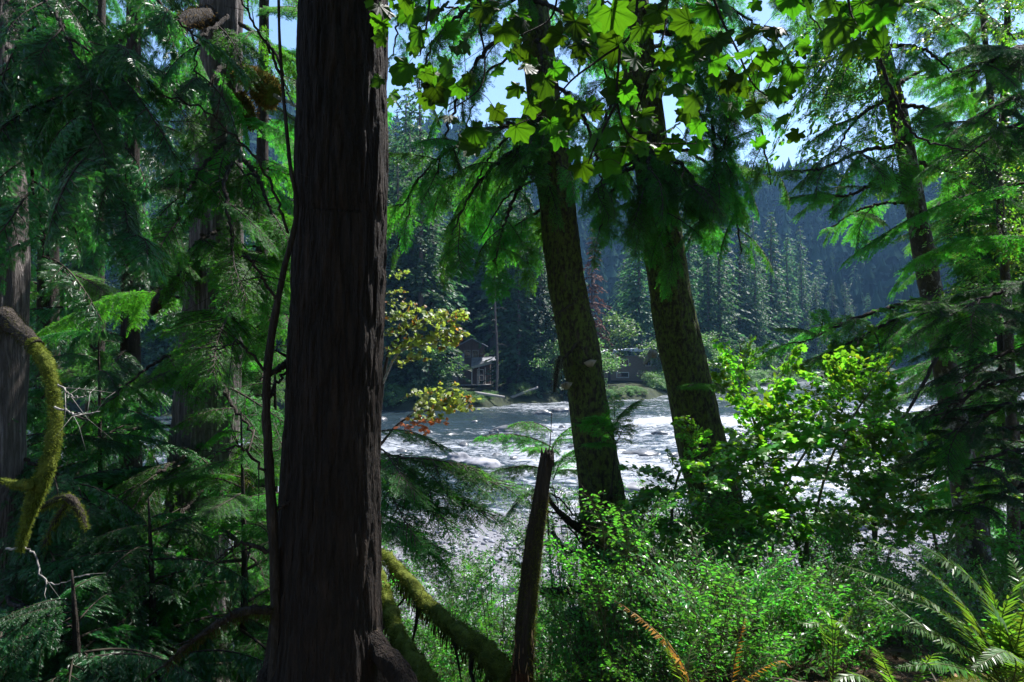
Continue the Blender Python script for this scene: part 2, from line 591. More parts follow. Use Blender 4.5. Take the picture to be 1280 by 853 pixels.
def water_z(X, Y):
    p = np.stack([X * .55, Y * .9, X * 0], -1)
    a = np.clip(1.15 - np.maximum(Y - X * .45 - 50, 0) / 60, .45, 1.2)
    r = np.abs(fbm(p, 4, 21) - .5) * 2
    return WATER + .34 * a * (.35 - r) + .10 * a * (fbm(p * 3.1, 3, 4) - .5)


wx = np.concatenate([-np.geomspace(300, 41, 60), np.arange(-40, 60, .3), np.geomspace(60.5, 420, 110)])
wy = np.concatenate([np.arange(23.5, 60, .22), np.geomspace(60.3, 430, 230)])
o = link('river', grid_mesh(wx, wy, water_z).mesh('river', water_material()))
tag(o, 'fast mountain river with white riffles and a smooth blue far channel', 'river', kind='structure')


# ------------------------------------------------------------------ stones
def ico(sub):
    import bmesh
    bm = bmesh.new()
    bmesh.ops.create_icosphere(bm, subdivisions=sub, radius=1)
    v = np.array([q.co[:] for q in bm.verts])
    f = np.array([[q.index for q in p.verts] for p in bm.faces])
    bm.free()
    return v, f


ICO1, ICO2, ICO3 = ico(1), ico(2), ico(4)


def rock_verts(base, seed, amp=.35):
    v, f = base
    r = 1 + amp * (fbm(v * 1.1 + seed * 7.3, 3, seed) - .5) * 2
    return v * r[:, None], f


cob_meshes = []
for k in range(6):
    v, f = rock_verts(ICO2, 50 + k, .3)
    mb = MB()
    mb.add(v * np.array([1, .8, .55]), f, 0, True)
    cob_meshes.append(mb.mesh('river_cobble', M['stone']))
mb = MB()
for k in range(4):
    v, f = rock_verts(ICO1, 30 + k, .35)
    n = 2600
    y = 12.3 + 13.2 * nrg.random(n) ** 1.25
    x = (nrg.random(n) - .5) * (y * 1.9)
    s = .035 + .10 * nrg.random(n) ** 2.5
    a = nrg.random(n) * 6.28
    pos = np.stack([x, y, ground_z(x, y) + s * .15], -1)
    mb.inst(v, f, rigid(pos, np.stack([np.cos(a), np.sin(a), .2 * nrg.standard_normal(n)], -1), np.stack([.2 * nrg.standard_normal(n), .2 * nrg.standard_normal(n), np.ones(n)], -1), s, s * .85, s * .6), 0, True)
o = link('pebbles', mb.mesh('pebbles', M['stone']))
tag(o, 'pale grey pebbles covering the stony bar by the river', 'pebbles', kind='stuff')
for k in range(170):
    y = 12.6 + 12 * rng.random() ** 1.1
    x = (rng.random() - .45) * y * 1.15
    s = .09 + .26 * rng.random() ** 2.5
    c = link('river_cobble', cob_meshes[k % 6], None, (x, y, float(ground_z(x, y)) + s * .2))
    c.scale = (s * rng.uniform(.9, 1.3), s, s * rng.uniform(.7, 1.1))
    c.rotation_euler = (rng.uniform(-.3, .3), rng.uniform(-.3, .3), rng.random() * 6.28)
    tag(c, 'rounded pale grey river stone lying on the sunlit cobble bar', 'stone', 'cobbles on the near bar')

BOULDERS = [  # px, py, depth, width m, height m, label
    (570, 574, 37, 1.6, .8, 'grey angular boulder on the left of the pair at the river edge'),
    (560, 580, 35.5, .9, .55, 'small dark boulder leaning in front of the angular grey one'),
    (601, 577, 36, 2.1, .8, 'broad pale rounded boulder just right of the angular grey pair'),
    (638, 542, 52, 2.6, .7, 'low flat boulder breaking the white water mid river'),
    (618, 545, 50, .8, .6, 'small black wet rock beside the low flat midstream boulder'),
    (793, 598, 29.5, 1.35, .6, 'pale boulder at the waterline right of the nearer mossy trunk'),
    (812, 604, 28.5, .95, .5, 'smaller rounded boulder touching the pale waterline boulder'),
    (680, 519, 66, 1.6, .7, 'dark wet rock in the riffle behind the bracket fungus trunk'),
    (700, 514, 69, 2.0, .8, 'grey rock near the far bank behind the bracket fungus trunk'),
    (800, 556, 40, 2.0, .5, 'dark half sunk rock in white water between the mossy trunks'),
    (826, 532, 50, 1.4, .5, 'wet rock in the riffle close to the second mossy trunk'),
    (960, 540, 47, 1.8, .5, 'wet rock in the white water right of the second mossy trunk'),
    (1010, 512, 65, 2.0, .6, 'grey rock in the bright riffle behind the vine maple'),
    (540, 556, 44, 1.2, .35, 'low rock in the teal water below the yellow maple')]
for k, (px, py, d, w, h, lab) in enumerate(BOULDERS):
    v, f = rock_verts(ICO3, 80 + k, .5)
    c = P(px, py, d)
    mb = MB()
    z0 = max(WATER, float(ground_z(c.x, c.y)))
    mb.add(v * np.array([w / 2, w * .36, h * .62]), f, 0, True)
    o = link('boulder', mb.mesh('boulder', M['boulder_wet' if k in (1, 3, 4, 7, 8, 9, 10, 11, 12, 13) else 'boulder']), None, (c.x, c.y, z0 + h * .05))
    o.rotation_euler = (0, 0, rng.uniform(-.5, .5))
    tag(o, lab, 'boulder', 'boulders in and along the river')


rock_meshes = []
for k in range(4):
    v, f = rock_verts(ICO2, 130 + k, .5)
    mb = MB()
    mb.add(v * np.array([1, .7, .55]), f, 0, True)
    rock_meshes.append(mb.mesh('river_rock', M['boulder_wet']))
for k in range(70):
    y = rng.uniform(27, 62)
    x = rng.uniform(-.28, .62) * y
    s = rng.uniform(.18, .5)
    c = link('river_rock', rock_meshes[k % 4], None, (x, y, WATER - .02))
    c.scale = (s * rng.uniform(.9, 1.7), s, s * rng.uniform(.7, 1.1))
    c.rotation_euler = (0, 0, rng.random() * 6.28)
    tag(c, 'low wet rock breaking the riffles of the river', 'rock', 'wet rocks in the riffles')


# ------------------------------------------------------------------ far trees
def quad_leaf(w=.5):
    return np.array([[0, 0, 0], [.45, w / 2, .06], [1, 0, 0], [.45, -w / 2, .06]], float), np.array([[0, 1, 2, 3]])


def far_conifer(seed, h=1.0, top=.02, dense=1.0, spread=.15, z0=.08, ragged=.35):
    """crown of a conifer of unit height: whorls of drooping boughs of needle clumps"""
    r = np.random.default_rng(seed)
    mb = MB()
    qv, qf = quad_leaf(.55)
    pos, xd, zd, sc = [], [], [], []
    wood = []
    levels = int(52 * dense)
    for i in range(levels):
        z = z0 + (1 - z0) * (i + r.random() * .8) / levels
        k = (1 - z) / (1 - z0)
        for b in range(r.integers(4, 8)):
            L = spread * (k ** .75 * .95 + .06) * (1 - ragged + 2 * ragged * r.random())
            a = r.random() * 6.283
            dr = np.array([math.cos(a), math.sin(a), 0])
            droop = .25 + .5 * r.random()
            n = max(4, int(26 * L / spread))
            t = (np.arange(n) + r.random(n)) / n
            p = dr * (t * L)[:, None] + np.array([0, 0, z]) + np.array([0, 0, -1.0]) * (droop * L * t ** 1.6)[:, None]
            side = np.cross(dr, [0, 0, 1])
            p = p + side * (r.standard_normal(n) * .16 * L * (1.1 - t))[:, None]
            pos.append(p)
            d = dr * .8 + side * r.standard_normal(n)[:, None] * .8 + np.array([0, 0, -1.0]) * (.25 + .7 * r.random(n))[:, None]
            xd.append(d)
            zd.append(np.array([0, 0, 1.0]) + .5 * r.standard_normal((n, 3)))
            sc.append((.013 + .014 * r.random(n)) * (.6 + .6 * k))
    pos, xd, zd, sc = np.concatenate(pos), np.concatenate(xd), np.concatenate(zd), np.concatenate(sc)
    mb.inst(qv, qf, rigid(pos, xd, zd, sc), 0)
    return mb


def far_broadleaf(seed, n=3600):
    r = np.random.default_rng(seed)
    mb = MB()
    qv, qf = quad_leaf(.8)
    pos = []
    for k in range(26):
        c = np.array([r.standard_normal() * .16, r.standard_normal() * .16, .30 + .55 * r.random()])
        c[:2] *= 1.2 - abs(c[2] - .5)
        s = .05 + .07 * r.random()
        pos.append(c + r.standard_normal((n // 26, 3)) * s * np.array([.6, .6, .45]))
    pos = np.concatenate(pos)
    m = len(pos)
    mb.inst(qv, qf, rigid(pos, r.standard_normal((m, 3)) + [0, 0, -.4], r.standard_normal((m, 3)) * .6 + [0, 0, 1], .018 + .018 * r.random(m)), 0)
    return mb


far_con = [far_conifer(200 + k, spread=(.12, .15, .17, .11, .14)[k], z0=(.08, .15, .05, .3, .1)[k], dense=(1.1, .9, 1.2, .8, 1.0)[k]).mesh('crown', M['far_needle']) for k in range(5)]
far_bro = [far_broadleaf(300 + k).mesh('crown', M['far_leaf']) for k in range(3)]
far_dead = far_conifer(411, dense=.55, spread=.10, z0=.2, ragged=.6).mesh('crown', M['far_dead'])
mb = MB()
z = np.linspace(-.03, .97, 12)
tube(mb, np.stack([.004 * np.sin(z * 6), .004 * np.cos(z * 5), z], -1), .014 * (1 - z) + .0015, 8)
far_trunk = mb.mesh('trunk', M['bark_far'])
mb = MB()
tube(mb, [(0, 0, -.03), (.01, 0, .3), (-.01, .01, .6), (0, 0, .8)], [.018, .013, .008, .003], 7)
for k in range(7):
    a = k * 2.4
    e = np.array([math.cos(a) * .22, math.sin(a) * .22, .45 + .05 * k])
    tube(mb, [(0, 0, .2 + .06 * k), tuple(e * [.6, .6, .9]), tuple(e)], [.006, .004, .001], 5)
far_btrunk = mb.mesh('trunk', M['bark_far'])


def far_tree(x, y, h, crown, label, group, trunk=None, wide=1.0, name='conifer_tree', cat='tree'):
    t = thing(name, label, cat, (x, y, float(ground_all(np.array(x), np.array(y))) - .1), group)
    a = rng.random() * 6.28
    for nm, me, w in (('trunk', trunk or far_trunk, 1.0), ('crown', crown, wide)):
        c = link(nm, me, t)
        c.scale = (h * w, h * w, h)
        c.rotation_euler = (0, 0, a)
    return t


def at_px(px, beyond):
    """a spot on the far bank seen at photo column px, so many metres behind the shoreline"""
    k = (px - 640) / F_PX
    y = 30.0
    while y < far_shore(k * y) + beyond:
        y += .5
    return k * y, y


FAR = 'dark conifers along the far bank'
far_list = []
# first rank, chosen so both cabins keep an open sight line
for px, b, h in [(420, 6, 27), (455, 9, 30), (478, 4, 24), (497, 7, 29), (512, 12, 33), (527, 6, 30), (541, 9, 28), (636, 9, 27), (648, 5, 22), (660, 8, 26), (676, 6, 24), (689, 11, 28), (700, 7, 20),
                 (800, 16, 31), (842, 12, 28), (862, 16, 30), (885, 10, 26), (900, 8, 34), (925, 13, 33), (945, 8, 28), (965, 10, 36), (985, 6, 33), (1003, 13, 29), (1020, 8, 24), (1040, 16, 26), (1062, 9, 20), (1085, 18, 24),
                 (1110, 12, 20), (1135, 20, 26), (1160, 12, 22), (1185, 16, 26), (1210, 10, 24), (1240, 20, 28), (1270, 15, 26), (1310, 15, 28)]:
    far_list.append((px, b, h))
for k in range(135):
    px = rng.uniform(380, 1320) if k % 3 else rng.choice((rng.uniform(850, 1150), rng.uniform(480, 700)))
    b = rng.uniform(22, 75)
    far_list.append((px, b, rng.uniform(26, 46) * (.75 if 700 < px < 800 else 1)))
for k in range(30):
    far_list.append((rng.uniform(40, 385), rng.uniform(4, 40), rng.uniform(20, 34)))
for px, b, h in far_list:
    if (b < 26 and 552 < px < 630) or (b < 40 and 752 < px < 786) or (724 < px < 775 and b < 60):
        continue
    x, y = at_px(px, b)
    far_tree(x, y, h, rng.choice(far_con), 'tall dark green conifer among others on the far bank', FAR, wide=rng.uniform(.9, 1.25))
x, y = at_px(741, 12)
far_tree(x, y, 23, far_dead, 'dead rust brown conifer on the far bank between the mossy trunks', None)
for px, b, h, lab in [(762, 14, 11.5, 'pale green broadleaf tree behind the far bank, between the mossy trunks'), (690, 3, 7, 'low grey green broadleaf tree on the far bank beside the bracket fungus trunk'),
                      (1075, 22, 13, 'pale grey green broadleaf tree at the foot of the mountain'), (1095, 10, 9, 'low pale broadleaf tree at the far bend of the river'),
                      (536, 3, 7, 'rounded dark broadleaf tree left of the small gabled cabin'), (880, 3, 9, 'broadleaf tree right behind the second mossy trunk')]:
    x, y = at_px(px, b)
    far_tree(x, y, h, rng.choice(far_bro), lab, None, far_btrunk, 1.2, 'broadleaf_tree')
for k in range(13):
    x, y = at_px([712, 736, 826, 845, 880, 905, 930, 960, 985, 1010, 1045, 1080, 1110][k], rng.uniform(1.5, 7))
    far_tree(x, y, rng.uniform(4.5, 8.5), rng.choice(far_bro), 'low sunlit green tree at the edge of the far bank', 'low green trees along the far bank', far_btrunk, 1.3, 'broadleaf_tree')
# bare slim trunk beside the cabin
x, y = at_px(620, 3)
t = thing('bare_tree', 'slim bare trunk standing just right of the gabled cabin', 'tree', (x, y, float(ground_z(x, y)) - .1))
mb = MB()
zz = np.linspace(0, 19, 14)
tube(mb, np.stack([x + .15 * np.sin(zz * .4), y + 0 * zz, t.location.z + zz], -1), .17 - .006 * zz, 8)
part('trunk', mb, M['bark_far'], t)
mb = MB()
for k in range(9):
    a, z1 = k * 2.1, 6 + k * 1.4
    b = np.array([x, y, t.location.z + z1])
    tube(mb, [b, b + [math.cos(a) * .7, math.sin(a) * .7, .1], b + [math.cos(a) * 1.3, math.sin(a) * 1.3, -.2]], [.04, .03, .01], 5)
part('branches', mb, M['bark_far'], t)
for k in range(150):
    px = rng.uniform(470, 1270) if k % 3 else rng.uniform(700, 1000)
    low = 564 < px < 626 or 742 < px < 806
    x, y = at_px(px, rng.uniform(.5, 3.0) if k % 2 or low else rng.uniform(3, 14))
    s = rng.uniform(1.6, 4.2) if not low else rng.uniform(.9, 1.5)
    c = link('bank_shrub', rng.choice(far_bro), None, (x, y, float(ground_z(x, y)) - s * .35))
    c.scale = (s * 1.6, s * 1.6, s)
    tag(c, 'pale green bush growing on the far river bank', 'bush', 'bushes lining the far bank')
# mountain forest: one mass of trees
mb = MB()
for k in range(3):
    r = np.random.default_rng(70 + k)
    tv, tf = [], []
    nn = 0
    for lev in range(8):
        z1 = .05 + .9 * lev / 8
        rad = .24 * (1 - z1 ** 1.5 * .93) * (1 + .2 * r.standard_normal())
        m = 9
        th = np.linspace(0, 6.283, m, endpoint=False) + r.random() * 6
        rr = rad * (.55 + .7 * r.random(m))
        ring = np.stack([np.cos(th) * rr, np.sin(th) * rr, z1 - .05 * r.random(m)], -1)
        tv.append(np.vstack([ring, [[0, 0, z1 + .2]]]))
        j = np.arange(m)
        tf.append(np.stack([nn + j, nn + (j + 1) % m, np.full(m, nn + m)], -1))
        nn += m + 1
    tv, tf = np.vstack(tv), np.vstack(tf)
    n = 2300
    rad = 215 + 420 * r.random(n) ** .8
    be = np.radians(-44 + 88 * r.random(n))
    x, y = rad * np.sin(be), rad * np.cos(be)
    hgt = 9 + 15 * r.random(n) ** 1.6
    mb.inst(tv, tf, rigid(np.stack([x, y, hill_z(x, y) - 1.5], -1), np.stack([np.cos(x), np.sin(x), 0 * x], -1), np.array([0, 0, 1.0]), hgt, hgt, hgt), 0)
o = link('forest', mb.mesh('forest', M['forest_mass']))
tag(o, 'blue hazy conifer forest covering the mountainside', 'forest', kind='stuff')


# ------------------------------------------------------------------ cabins on the far bank
def box(mb, c, s, rz=0, mat=0):
    v = np.array([[i, j, k] for i in (-.5, .5) for j in (-.5, .5) for k in (-.5, .5)]) * np.array(s)
    cz, sz = math.cos(rz), math.sin(rz)
    v = v @ np.array([[cz, sz, 0], [-sz, cz, 0], [0, 0, 1]]) + np.array(c)
    f = [[0, 1, 3, 2], [4, 6, 7, 5], [0, 4, 5, 1], [2, 3, 7, 6], [0, 2, 6, 4], [1, 5, 7, 3]]
    mb.add(v, f, mat)


def slab(mb, a, b, c, d, th, mat=0):
    """a roof slab: four top corners, thickness downwards"""
    t = np.array([a, b, c, d], float)
    u = t - np.array([0, 0, th])
    mb.add(np.vstack([t, u]), [[0, 1, 2, 3], [7, 6, 5, 4], [0, 4, 5, 1], [1, 5, 6, 2], [2, 6, 7, 3], [3, 7, 4, 0]], mat)


wood_dark = plain_mat('cabin_boards', (.075, .05, .038), (.14, .095, .075), 3, stretch=(8, 8, .4))
wood_trim = plain_mat('pale_trim', (.45, .43, .40), (.62, .60, .56), 4)
roof_mat = plain_mat('grey_roof', (.16, .17, .20), (.30, .31, .35), 2, rough=.5)
tan_wall = plain_mat('tan_boards', (.14, .11, .08), (.23, .185, .135), 3, stretch=(1, 1, 8))
mglass, ntg, prg = new_mat('window_glass')
prg.inputs['Base Color'].default_value = (.01, .012, .014, 1)
prg.inputs['Roughness'].default_value = .08

c0 = P(592, 484, 92)
gz = float(ground_z(c0.x, c0.y))
cab = thing('cabin', 'small dark gabled cabin with a lit porch eave on the far bank', 'cabin', (c0.x, c0.y, gz))
L0 = np.array([c0.x, c0.y, gz])
mb = MB()
box(mb, L0 + [0, 3, 1.6], (4.4, 5, 3.2))
box(mb, L0 + [-.3, 3.2, 4.4], (3.3, 4.6, 2.4))
g = L0 + [-.3, .9, 5.6]
mb.add([g + [-1.65, 0, 0], g + [1.65, 0, 0], g + [0, 0, .85], g + [-1.65, 4.6, 0], g + [1.65, 4.6, 0], g + [0, 4.6, .85]], [[0, 1, 4, 3]], 0)
mb.add([g + [-1.65, 0, 0], g + [1.65, 0, 0], g + [0, 0, .85], g + [-1.65, 4.6, 0], g + [1.65, 4.6, 0], g + [0, 4.6, .85]], [[0, 1, 2], [4, 3, 5]], 0)
part('wall', mb, wood_dark, cab)
mb = MB()
for sx in (-1, 1):
    slab(mb, g + [0, -.6, 1.0], g + [sx * 2.1, -.6, -.1], g + [sx * 2.1, 5, -.1], g + [0, 5, 1.0], .12)
part('roof', mb, roof_mat, cab)
mb = MB()
slab(mb, L0 + [-.3, -.6, 2.5], L0 + [2.9, -1.3, 3.3], L0 + [3.3, .6, 4.1], L0 + [-.3, .6, 3.9], .1)
slab(mb, L0 + [-3.4, -.4, 2.3], L0 + [-1.2, -.4, 2.6], L0 + [-1.3, .6, 4.6], L0 + [-3.4, .6, 3.2], .1)
part('porch_roof', mb, roof_mat, cab)
mb = MB()
v = np.array([[-.3, -.64, 2.42], [2.9, -1.36, 3.25], [2.9, -1.36, 3.62], [-.3, -.64, 2.72]]) + L0
mb.add(np.vstack([v, v + [0, .12, 0]]), [[0, 1, 2, 3], [7, 6, 5, 4], [0, 4, 5, 1], [1, 5, 6, 2], [2, 6, 7, 3], [3, 7, 4, 0]])
part('eave_board', mb, wood_trim, cab)
for dx in (-.2, .75, 1.6, 2.6):
    mb = MB()
    box(mb, L0 + [dx, -.55, 1.45], (.14, .14, 2.3))
    part('post', mb, wood_trim, cab)
mb = MB()
box(mb, L0 + [0, -.3, .25], (6.4, 1.6, .18))
box(mb, L0 + [-2.9, .5, .9], (1.6, .1, 1.5))
part('porch_floor', mb, plain_mat('weathered_boards', (.16, .15, .15), (.30, .29, .29), 6), cab)
for dx in (-.85, .25):
    fm = MB()
    w = L0 + [-.3 + dx + .25, .86, 4.45]
    for q, s in (((-.42, 0, 0), (.08, .06, .9)), ((.42, 0, 0), (.08, .06, .9)), ((0, 0, .45), (.92, .06, .08)), ((0, 0, -.45), (.92, .06, .08))):
        box(fm, w + np.array(q), s)
    fr = part('window', fm, plain_mat('window_trim', (.22, .2, .18), (.32, .3, .27), 5), cab)
    pm = MB()
    box(pm, np.array([w[0], w[1] + .015, w[2]]) - L0, (.76, .02, .82))
    link('pane', pm.mesh('pane', mglass), fr)
fm = MB()
w = L0 + [.9, .46, 1.35]
for q, s in (((-.42, 0, 0), (.1, .06, 2.0)), ((.42, 0, 0), (.1, .06, 2.0)), ((0, 0, .2), (.74, .05, .1)), ((0, 0, -.5), (.74, .05, .1)), ((0, 0, .95), (.74, .06, .1))):
    box(fm, w + np.array(q), s)
door = part('door', fm, wood_trim, cab)
pm = MB()
box(pm, w + [0, .015, 0] - L0, (.74, .02, 1.9))
link('pane', pm.mesh('pane', mglass), door)

c1 = P(793, 480, 108)
gz = float(ground_z(c1.x, c1.y))
lod = thing('lodge', 'tan house with a bright shed roof glimpsed between the mossy trunks', 'house', (c1.x, c1.y, gz))
L1 = np.array([c1.x, c1.y, gz])
mb = MB()
box(mb, L1 + [0, 4, 2.0], (9.2, 6, 4.0))
part('wall', mb, tan_wall, lod)
mb = MB()
slab(mb, L1 + [-4.6, -.4, 4.0], L1 + [-.6, .1, 5.2], L1 + [-.6, 7, 5.2], L1 + [-5.3, 7, 5.0], .18)
slab(mb, L1 + [-.55, .2, 4.9], L1 + [5.2, .2, 4.9], L1 + [5.2, 7.2, 5.3], L1 + [-.55, 7.2, 5.3], .18)
part('roof', mb, plain_mat('bright_roof', (.45, .46, .5), (.62, .63, .66), 3, rough=.5), lod)
for dx, z, ww, hh in ((-1.7, 3.0, 1.9, 1.0), (-1.7, 1.0, 1.9, .8), (2.4, 3.0, .8, 1.1), (3.4, 3.0, .8, 1.1)):
    fm = MB()
    w = L1 + [dx, .96, z]
    for q, s in (((-ww / 2, 0, 0), (.12, .1, hh)), ((ww / 2, 0, 0), (.12, .1, hh)), ((0, 0, hh / 2), (ww + .12, .1, .12)), ((0, 0, -hh / 2), (ww + .12, .1, .12))):
        box(fm, w + np.array(q), s)
    fr = part('window', fm, wood_trim, lod)
    pm = MB()
    box(pm, w + [0, .02, 0] - L1, (ww - .1, .03, hh - .1))
    link('pane', pm.mesh('pane', mglass), fr)

for px, b, ln, rot, lab in [(612, 1.2, 3.4, .15, 'pale driftwood log on the far bank below the bare trunk'), (648, .8, 5, -.35, 'leaning pale log on the far bank under the dark conifers')]:
    x, y = at_px(px, b)
    z = float(ground_z(x, y)) + .5
    mb = MB()
    dx = np.array([math.cos(rot), 0.2, math.sin(-rot)])
    pts = np.array([0, 0, 0]) + dx * np.linspace(-ln / 2, ln / 2, 8)[:, None]
    tube(mb, pts, np.linspace(.2, .12, 8), 8)
    o = link('log', mb.mesh('log', M['twig_pale']), None, (x, y, z))
    tag(o, lab, 'log')


# ------------------------------------------------------------------ bough templates (local +X from butt to tip, Z up, length 1 m scale)
def twiglet(n=9, nl=.13, nw=.03, seed=0):
    r = np.random.default_rng(seed)
    qv, qf = quad_leaf(nw / nl)
    u = (np.arange(n) + .5) / n
    ang = np.radians(72 - 25 * u)
    pos, xd = [], []
    for s in (-1, 1):
        pos.append(np.stack([u, 0 * u, 0 * u], -1))
        xd.append(np.stack([np.cos(ang), s * np.sin(ang), .18 * r.standard_normal(n)], -1))
    pos.append(np.array([[.96, 0, 0]]))
    xd.append(np.array([[1, 0, 0]]))
    mb = MB()
    m = 2 * n + 1
    mb.inst(qv, qf, rigid(np.concatenate(pos), np.concatenate(xd), np.array([0, 0, 1.0]) + .3 * r.standard_normal((m, 3)), nl * (.8 + .4 * r.random(m))))
    return mb.v[0], mb.f[0][0]


def cedar_fan(seed=0):
    r = np.random.default_rng(seed)
    qv, qf = quad_leaf(.22)
    pos, xd, sc = [[0, 0, 0]], [[1, 0, 0]], [1.0]
    for k in range(7):
        u = .08 + .12 * k
        for s in (-1, 1):
            a = math.radians(42)
            pos.append([u + (.05 if s > 0 else 0), 0, 0])
            xd.append([math.cos(a), s * math.sin(a), .12 * r.standard_normal()])
            sc.append(.42 * (1 - u * .75))
    mb = MB()
    mb.inst(qv, qf, rigid(np.array(pos), np.array(xd), np.array([0, 0, 1.0]) + .15 * r.standard_normal((len(pos), 3)), np.array(sc), np.array(sc) * (1, *[1] * (len(sc) - 1))))
    v = mb.v[0]
    v[:4, 1] *= .35
    return v, mb.f[0][0]


def conifer_bough(seed, kind='hemlock', L=1.5, width=.5, arch=.10, droop=.45, dense=1.0):
    """a flat spray: curved axis, branchlets to both sides, each set with twiglets of needles"""
    r = np.random.default_rng(seed)
    mb = MB()
    axis = lambda t: np.stack([t * L, .03 * L * np.sin(t * 5 + seed), arch * L * 4 * t * (1 - t) * (1 - .3 * t)], -1)
    tt = np.linspace(0, 1, 14)
    tube(mb, axis(tt), .010 * L * (1 - tt) + .0015, 5, 1)
    if kind == 'hemlock':
        tw = [twiglet(7, .26, .10, seed + k) for k in range(3)]
        step, tl, tstep = .040, (.032, .075), .019
    else:
        tw = [cedar_fan(seed + k) for k in range(3)]
        step, tl, tstep = .045, (.06, .13), .026
    mats = [[], [], []]
    t = .06
    side = 1
    while t < 1.0:
        side = -side
        p0 = axis(np.array([t]))[0]
        T = axis(np.array([min(t + .01, 1.0)]))[0] - axis(np.array([t - .01]))[0]
        T /= np.linalg.norm(T)
        prof = min(1, .25 + t * 3.2) * (1 - t) ** .65 + .12
        ln = width * prof * r.uniform(.45, 1.1)
        a = math.radians(r.uniform(42, 66) - 18 * t)
        Y = np.array([0, 1.0, 0])
        d0 = T * math.cos(a) + Y * side * math.sin(a)
        dz = -droop * r.uniform(.4, 1.3)
        n = max(3, int(ln / .03))
        s = np.linspace(0, 1, n)
        pts = p0 + d0 * (s * ln)[:, None] + np.array([0, 0, 1.0]) * (dz * ln * s ** 1.7)[:, None] + T * (.18 * ln * s ** 2)[:, None]
        if ln > .08:
            tube(mb, pts, (.0034 * (1 - s) + .0009), 4, 1)
        lines = [(pts, ln)]
        if kind == 'hemlock' and ln > .14:
            for q_ in range(int(ln / .07)):
                u_ = .2 + .75 * r.random()
                s2 = 1 if q_ % 2 else -1
                c0 = np.array([np.interp(u_, s, pts[:, k]) for k in range(3)])
                tg0 = pts[min(n - 1, int(u_ * n) + 1)] - pts[max(0, int(u_ * n) - 1)]
                tg0 /= np.linalg.norm(tg0) + 1e-9
                sv = np.cross(np.array([0, 0, 1.0]), tg0)
                l2 = ln * (.5 - .3 * u_) * r.uniform(.5, 1.1)
                d2 = tg0 * .75 + sv * s2 * .7 + np.array([0, 0, -.2 - .3 * r.random()])
                ss = np.linspace(0, 1, 6)
                lines.append((c0 + d2 * (ss * l2)[:, None] + np.array([0, 0, -1.0]) * (.25 * l2 * ss ** 2)[:, None], l2))
        for lp, ll in lines:
            m = max(3, int(ll / tstep * dense))
            sl = np.linspace(0, 1, len(lp))
            for sd in (-1, 1):
                u = np.clip((np.arange(m) + r.random(m)) / m, .04, 1)
                q = np.stack([np.interp(u, sl, lp[:, k]) for k in range(3)], -1)
                tg = np.stack([np.interp(u, sl, np.gradient(lp[:, k])) for k in range(3)], -1)
                tg /= np.linalg.norm(tg, axis=1)[:, None]
                sdv = np.cross(np.array([0, 0, 1.0]), tg)
                aa = np.radians(r.uniform(35, 62, m))
                xd = tg * np.cos(aa)[:, None] + sdv * (sd * np.sin(aa))[:, None] + np.array([0, 0, -1.0]) * (r.uniform(0, .45, m))[:, None]
                le = (tl[0] + (tl[1] - tl[0]) * r.random(m)) * (1.15 - .6 * u)
                mt = rigid(q, xd, np.array([0, 0, 1.0]) + .35 * r.standard_normal((m, 3)), le)
                for k in range(3):
                    mats[k].append(mt[k::3])
        end = rigid(pts[-1:], pts[-1:] - pts[-2:-1], np.array([0, 0, 1.0]), tl[1] * .8)
        mats[0].append(end)
        t += step * r.uniform(.6, 1.2) * (.6 if t > .6 else 1) / L
    for k in range(3):
        mb.inst(tw[k][0], tw[k][1], np.concatenate(mats[k]), 0)
    return mb


# leaf outlines ------------------------------------------------------
def maple_outline(detail=True):
    lob = [(0, 1.0), (48, .95), (98, .80), (144, .56)]
    pts = []
    for i, (a, r) in enumerate(lob):
        if detail:
            if i:
                pts.append((a - 15, r * .80))
                pts.append((a - 8, r * .86))
            pts.append((a, r))
            pts.append((a + 7, r * .88))
            pts.append((a + 13, r * .82))
        else:
            pts.append((a, r))
        if i < 3:
            pts.append((a + 25 if i else 23, (.70, .60, .50)[i]))
    pts.append((172, .20))
    out = [(math.radians(a), r) for a, r in pts]
    full = [(-a, r) for a, r in reversed(out[1:])] + out
    v = [[.0, 0, 0]]
    for a, r in full:
        x, y = r * math.cos(a), r * math.sin(a)
        v.append([x + .12, y, -.13 * r * r - .07 * abs(math.sin(a * 3.85)) * r * .6])
    n = len(full)
    f = [[0, i + 1, i + 2] for i in range(n - 1)]
    v = np.array(v)
    v[0] = [.0, 0, .05]
    # a few petiole vertices
    return v, np.array(f)


def maple_variant(seed):
    r = np.random.default_rng(seed)
    v, f = maple_outline(True)
    v = v.copy()
    a = np.arctan2(v[:, 1], v[:, 0])
    s = 1 + .10 * np.sin(a * 3 + r.uniform(0, 6)) + .05 * r.standard_normal(len(v))
    v[:, :2] *= s[:, None]
    v[:, 2] += r.uniform(-.25, .1) * v[:, 0] ** 2 + r.uniform(-.35, .25) * v[:, 1] ** 2 + .05 * r.standard_normal(len(v))
    vv, vf = [], []
    v0 = maple_outline(True)[0]
    rad = np.hypot(v0[:, 0] - .12, v0[:, 1])
    tips = [i for i in range(2, len(v) - 1) if rad[i] > rad[i - 1] + .01 and rad[i] > rad[i + 1] + .01]
    for i in tips:
        t = v[i] * .9
        q = np.array([-t[1], t[0], 0]) / (np.hypot(t[0], t[1]) + 1e-6) * .014
        for dz in (.012, -.012):
            k = len(vv)
            vv += [v[0] + q + [0, 0, dz], v[0] - q + [0, 0, dz], t + [0, 0, dz]]
            vf.append([k, k + 1, k + 2])
    return v, f, np.array(vv), np.array(vf)


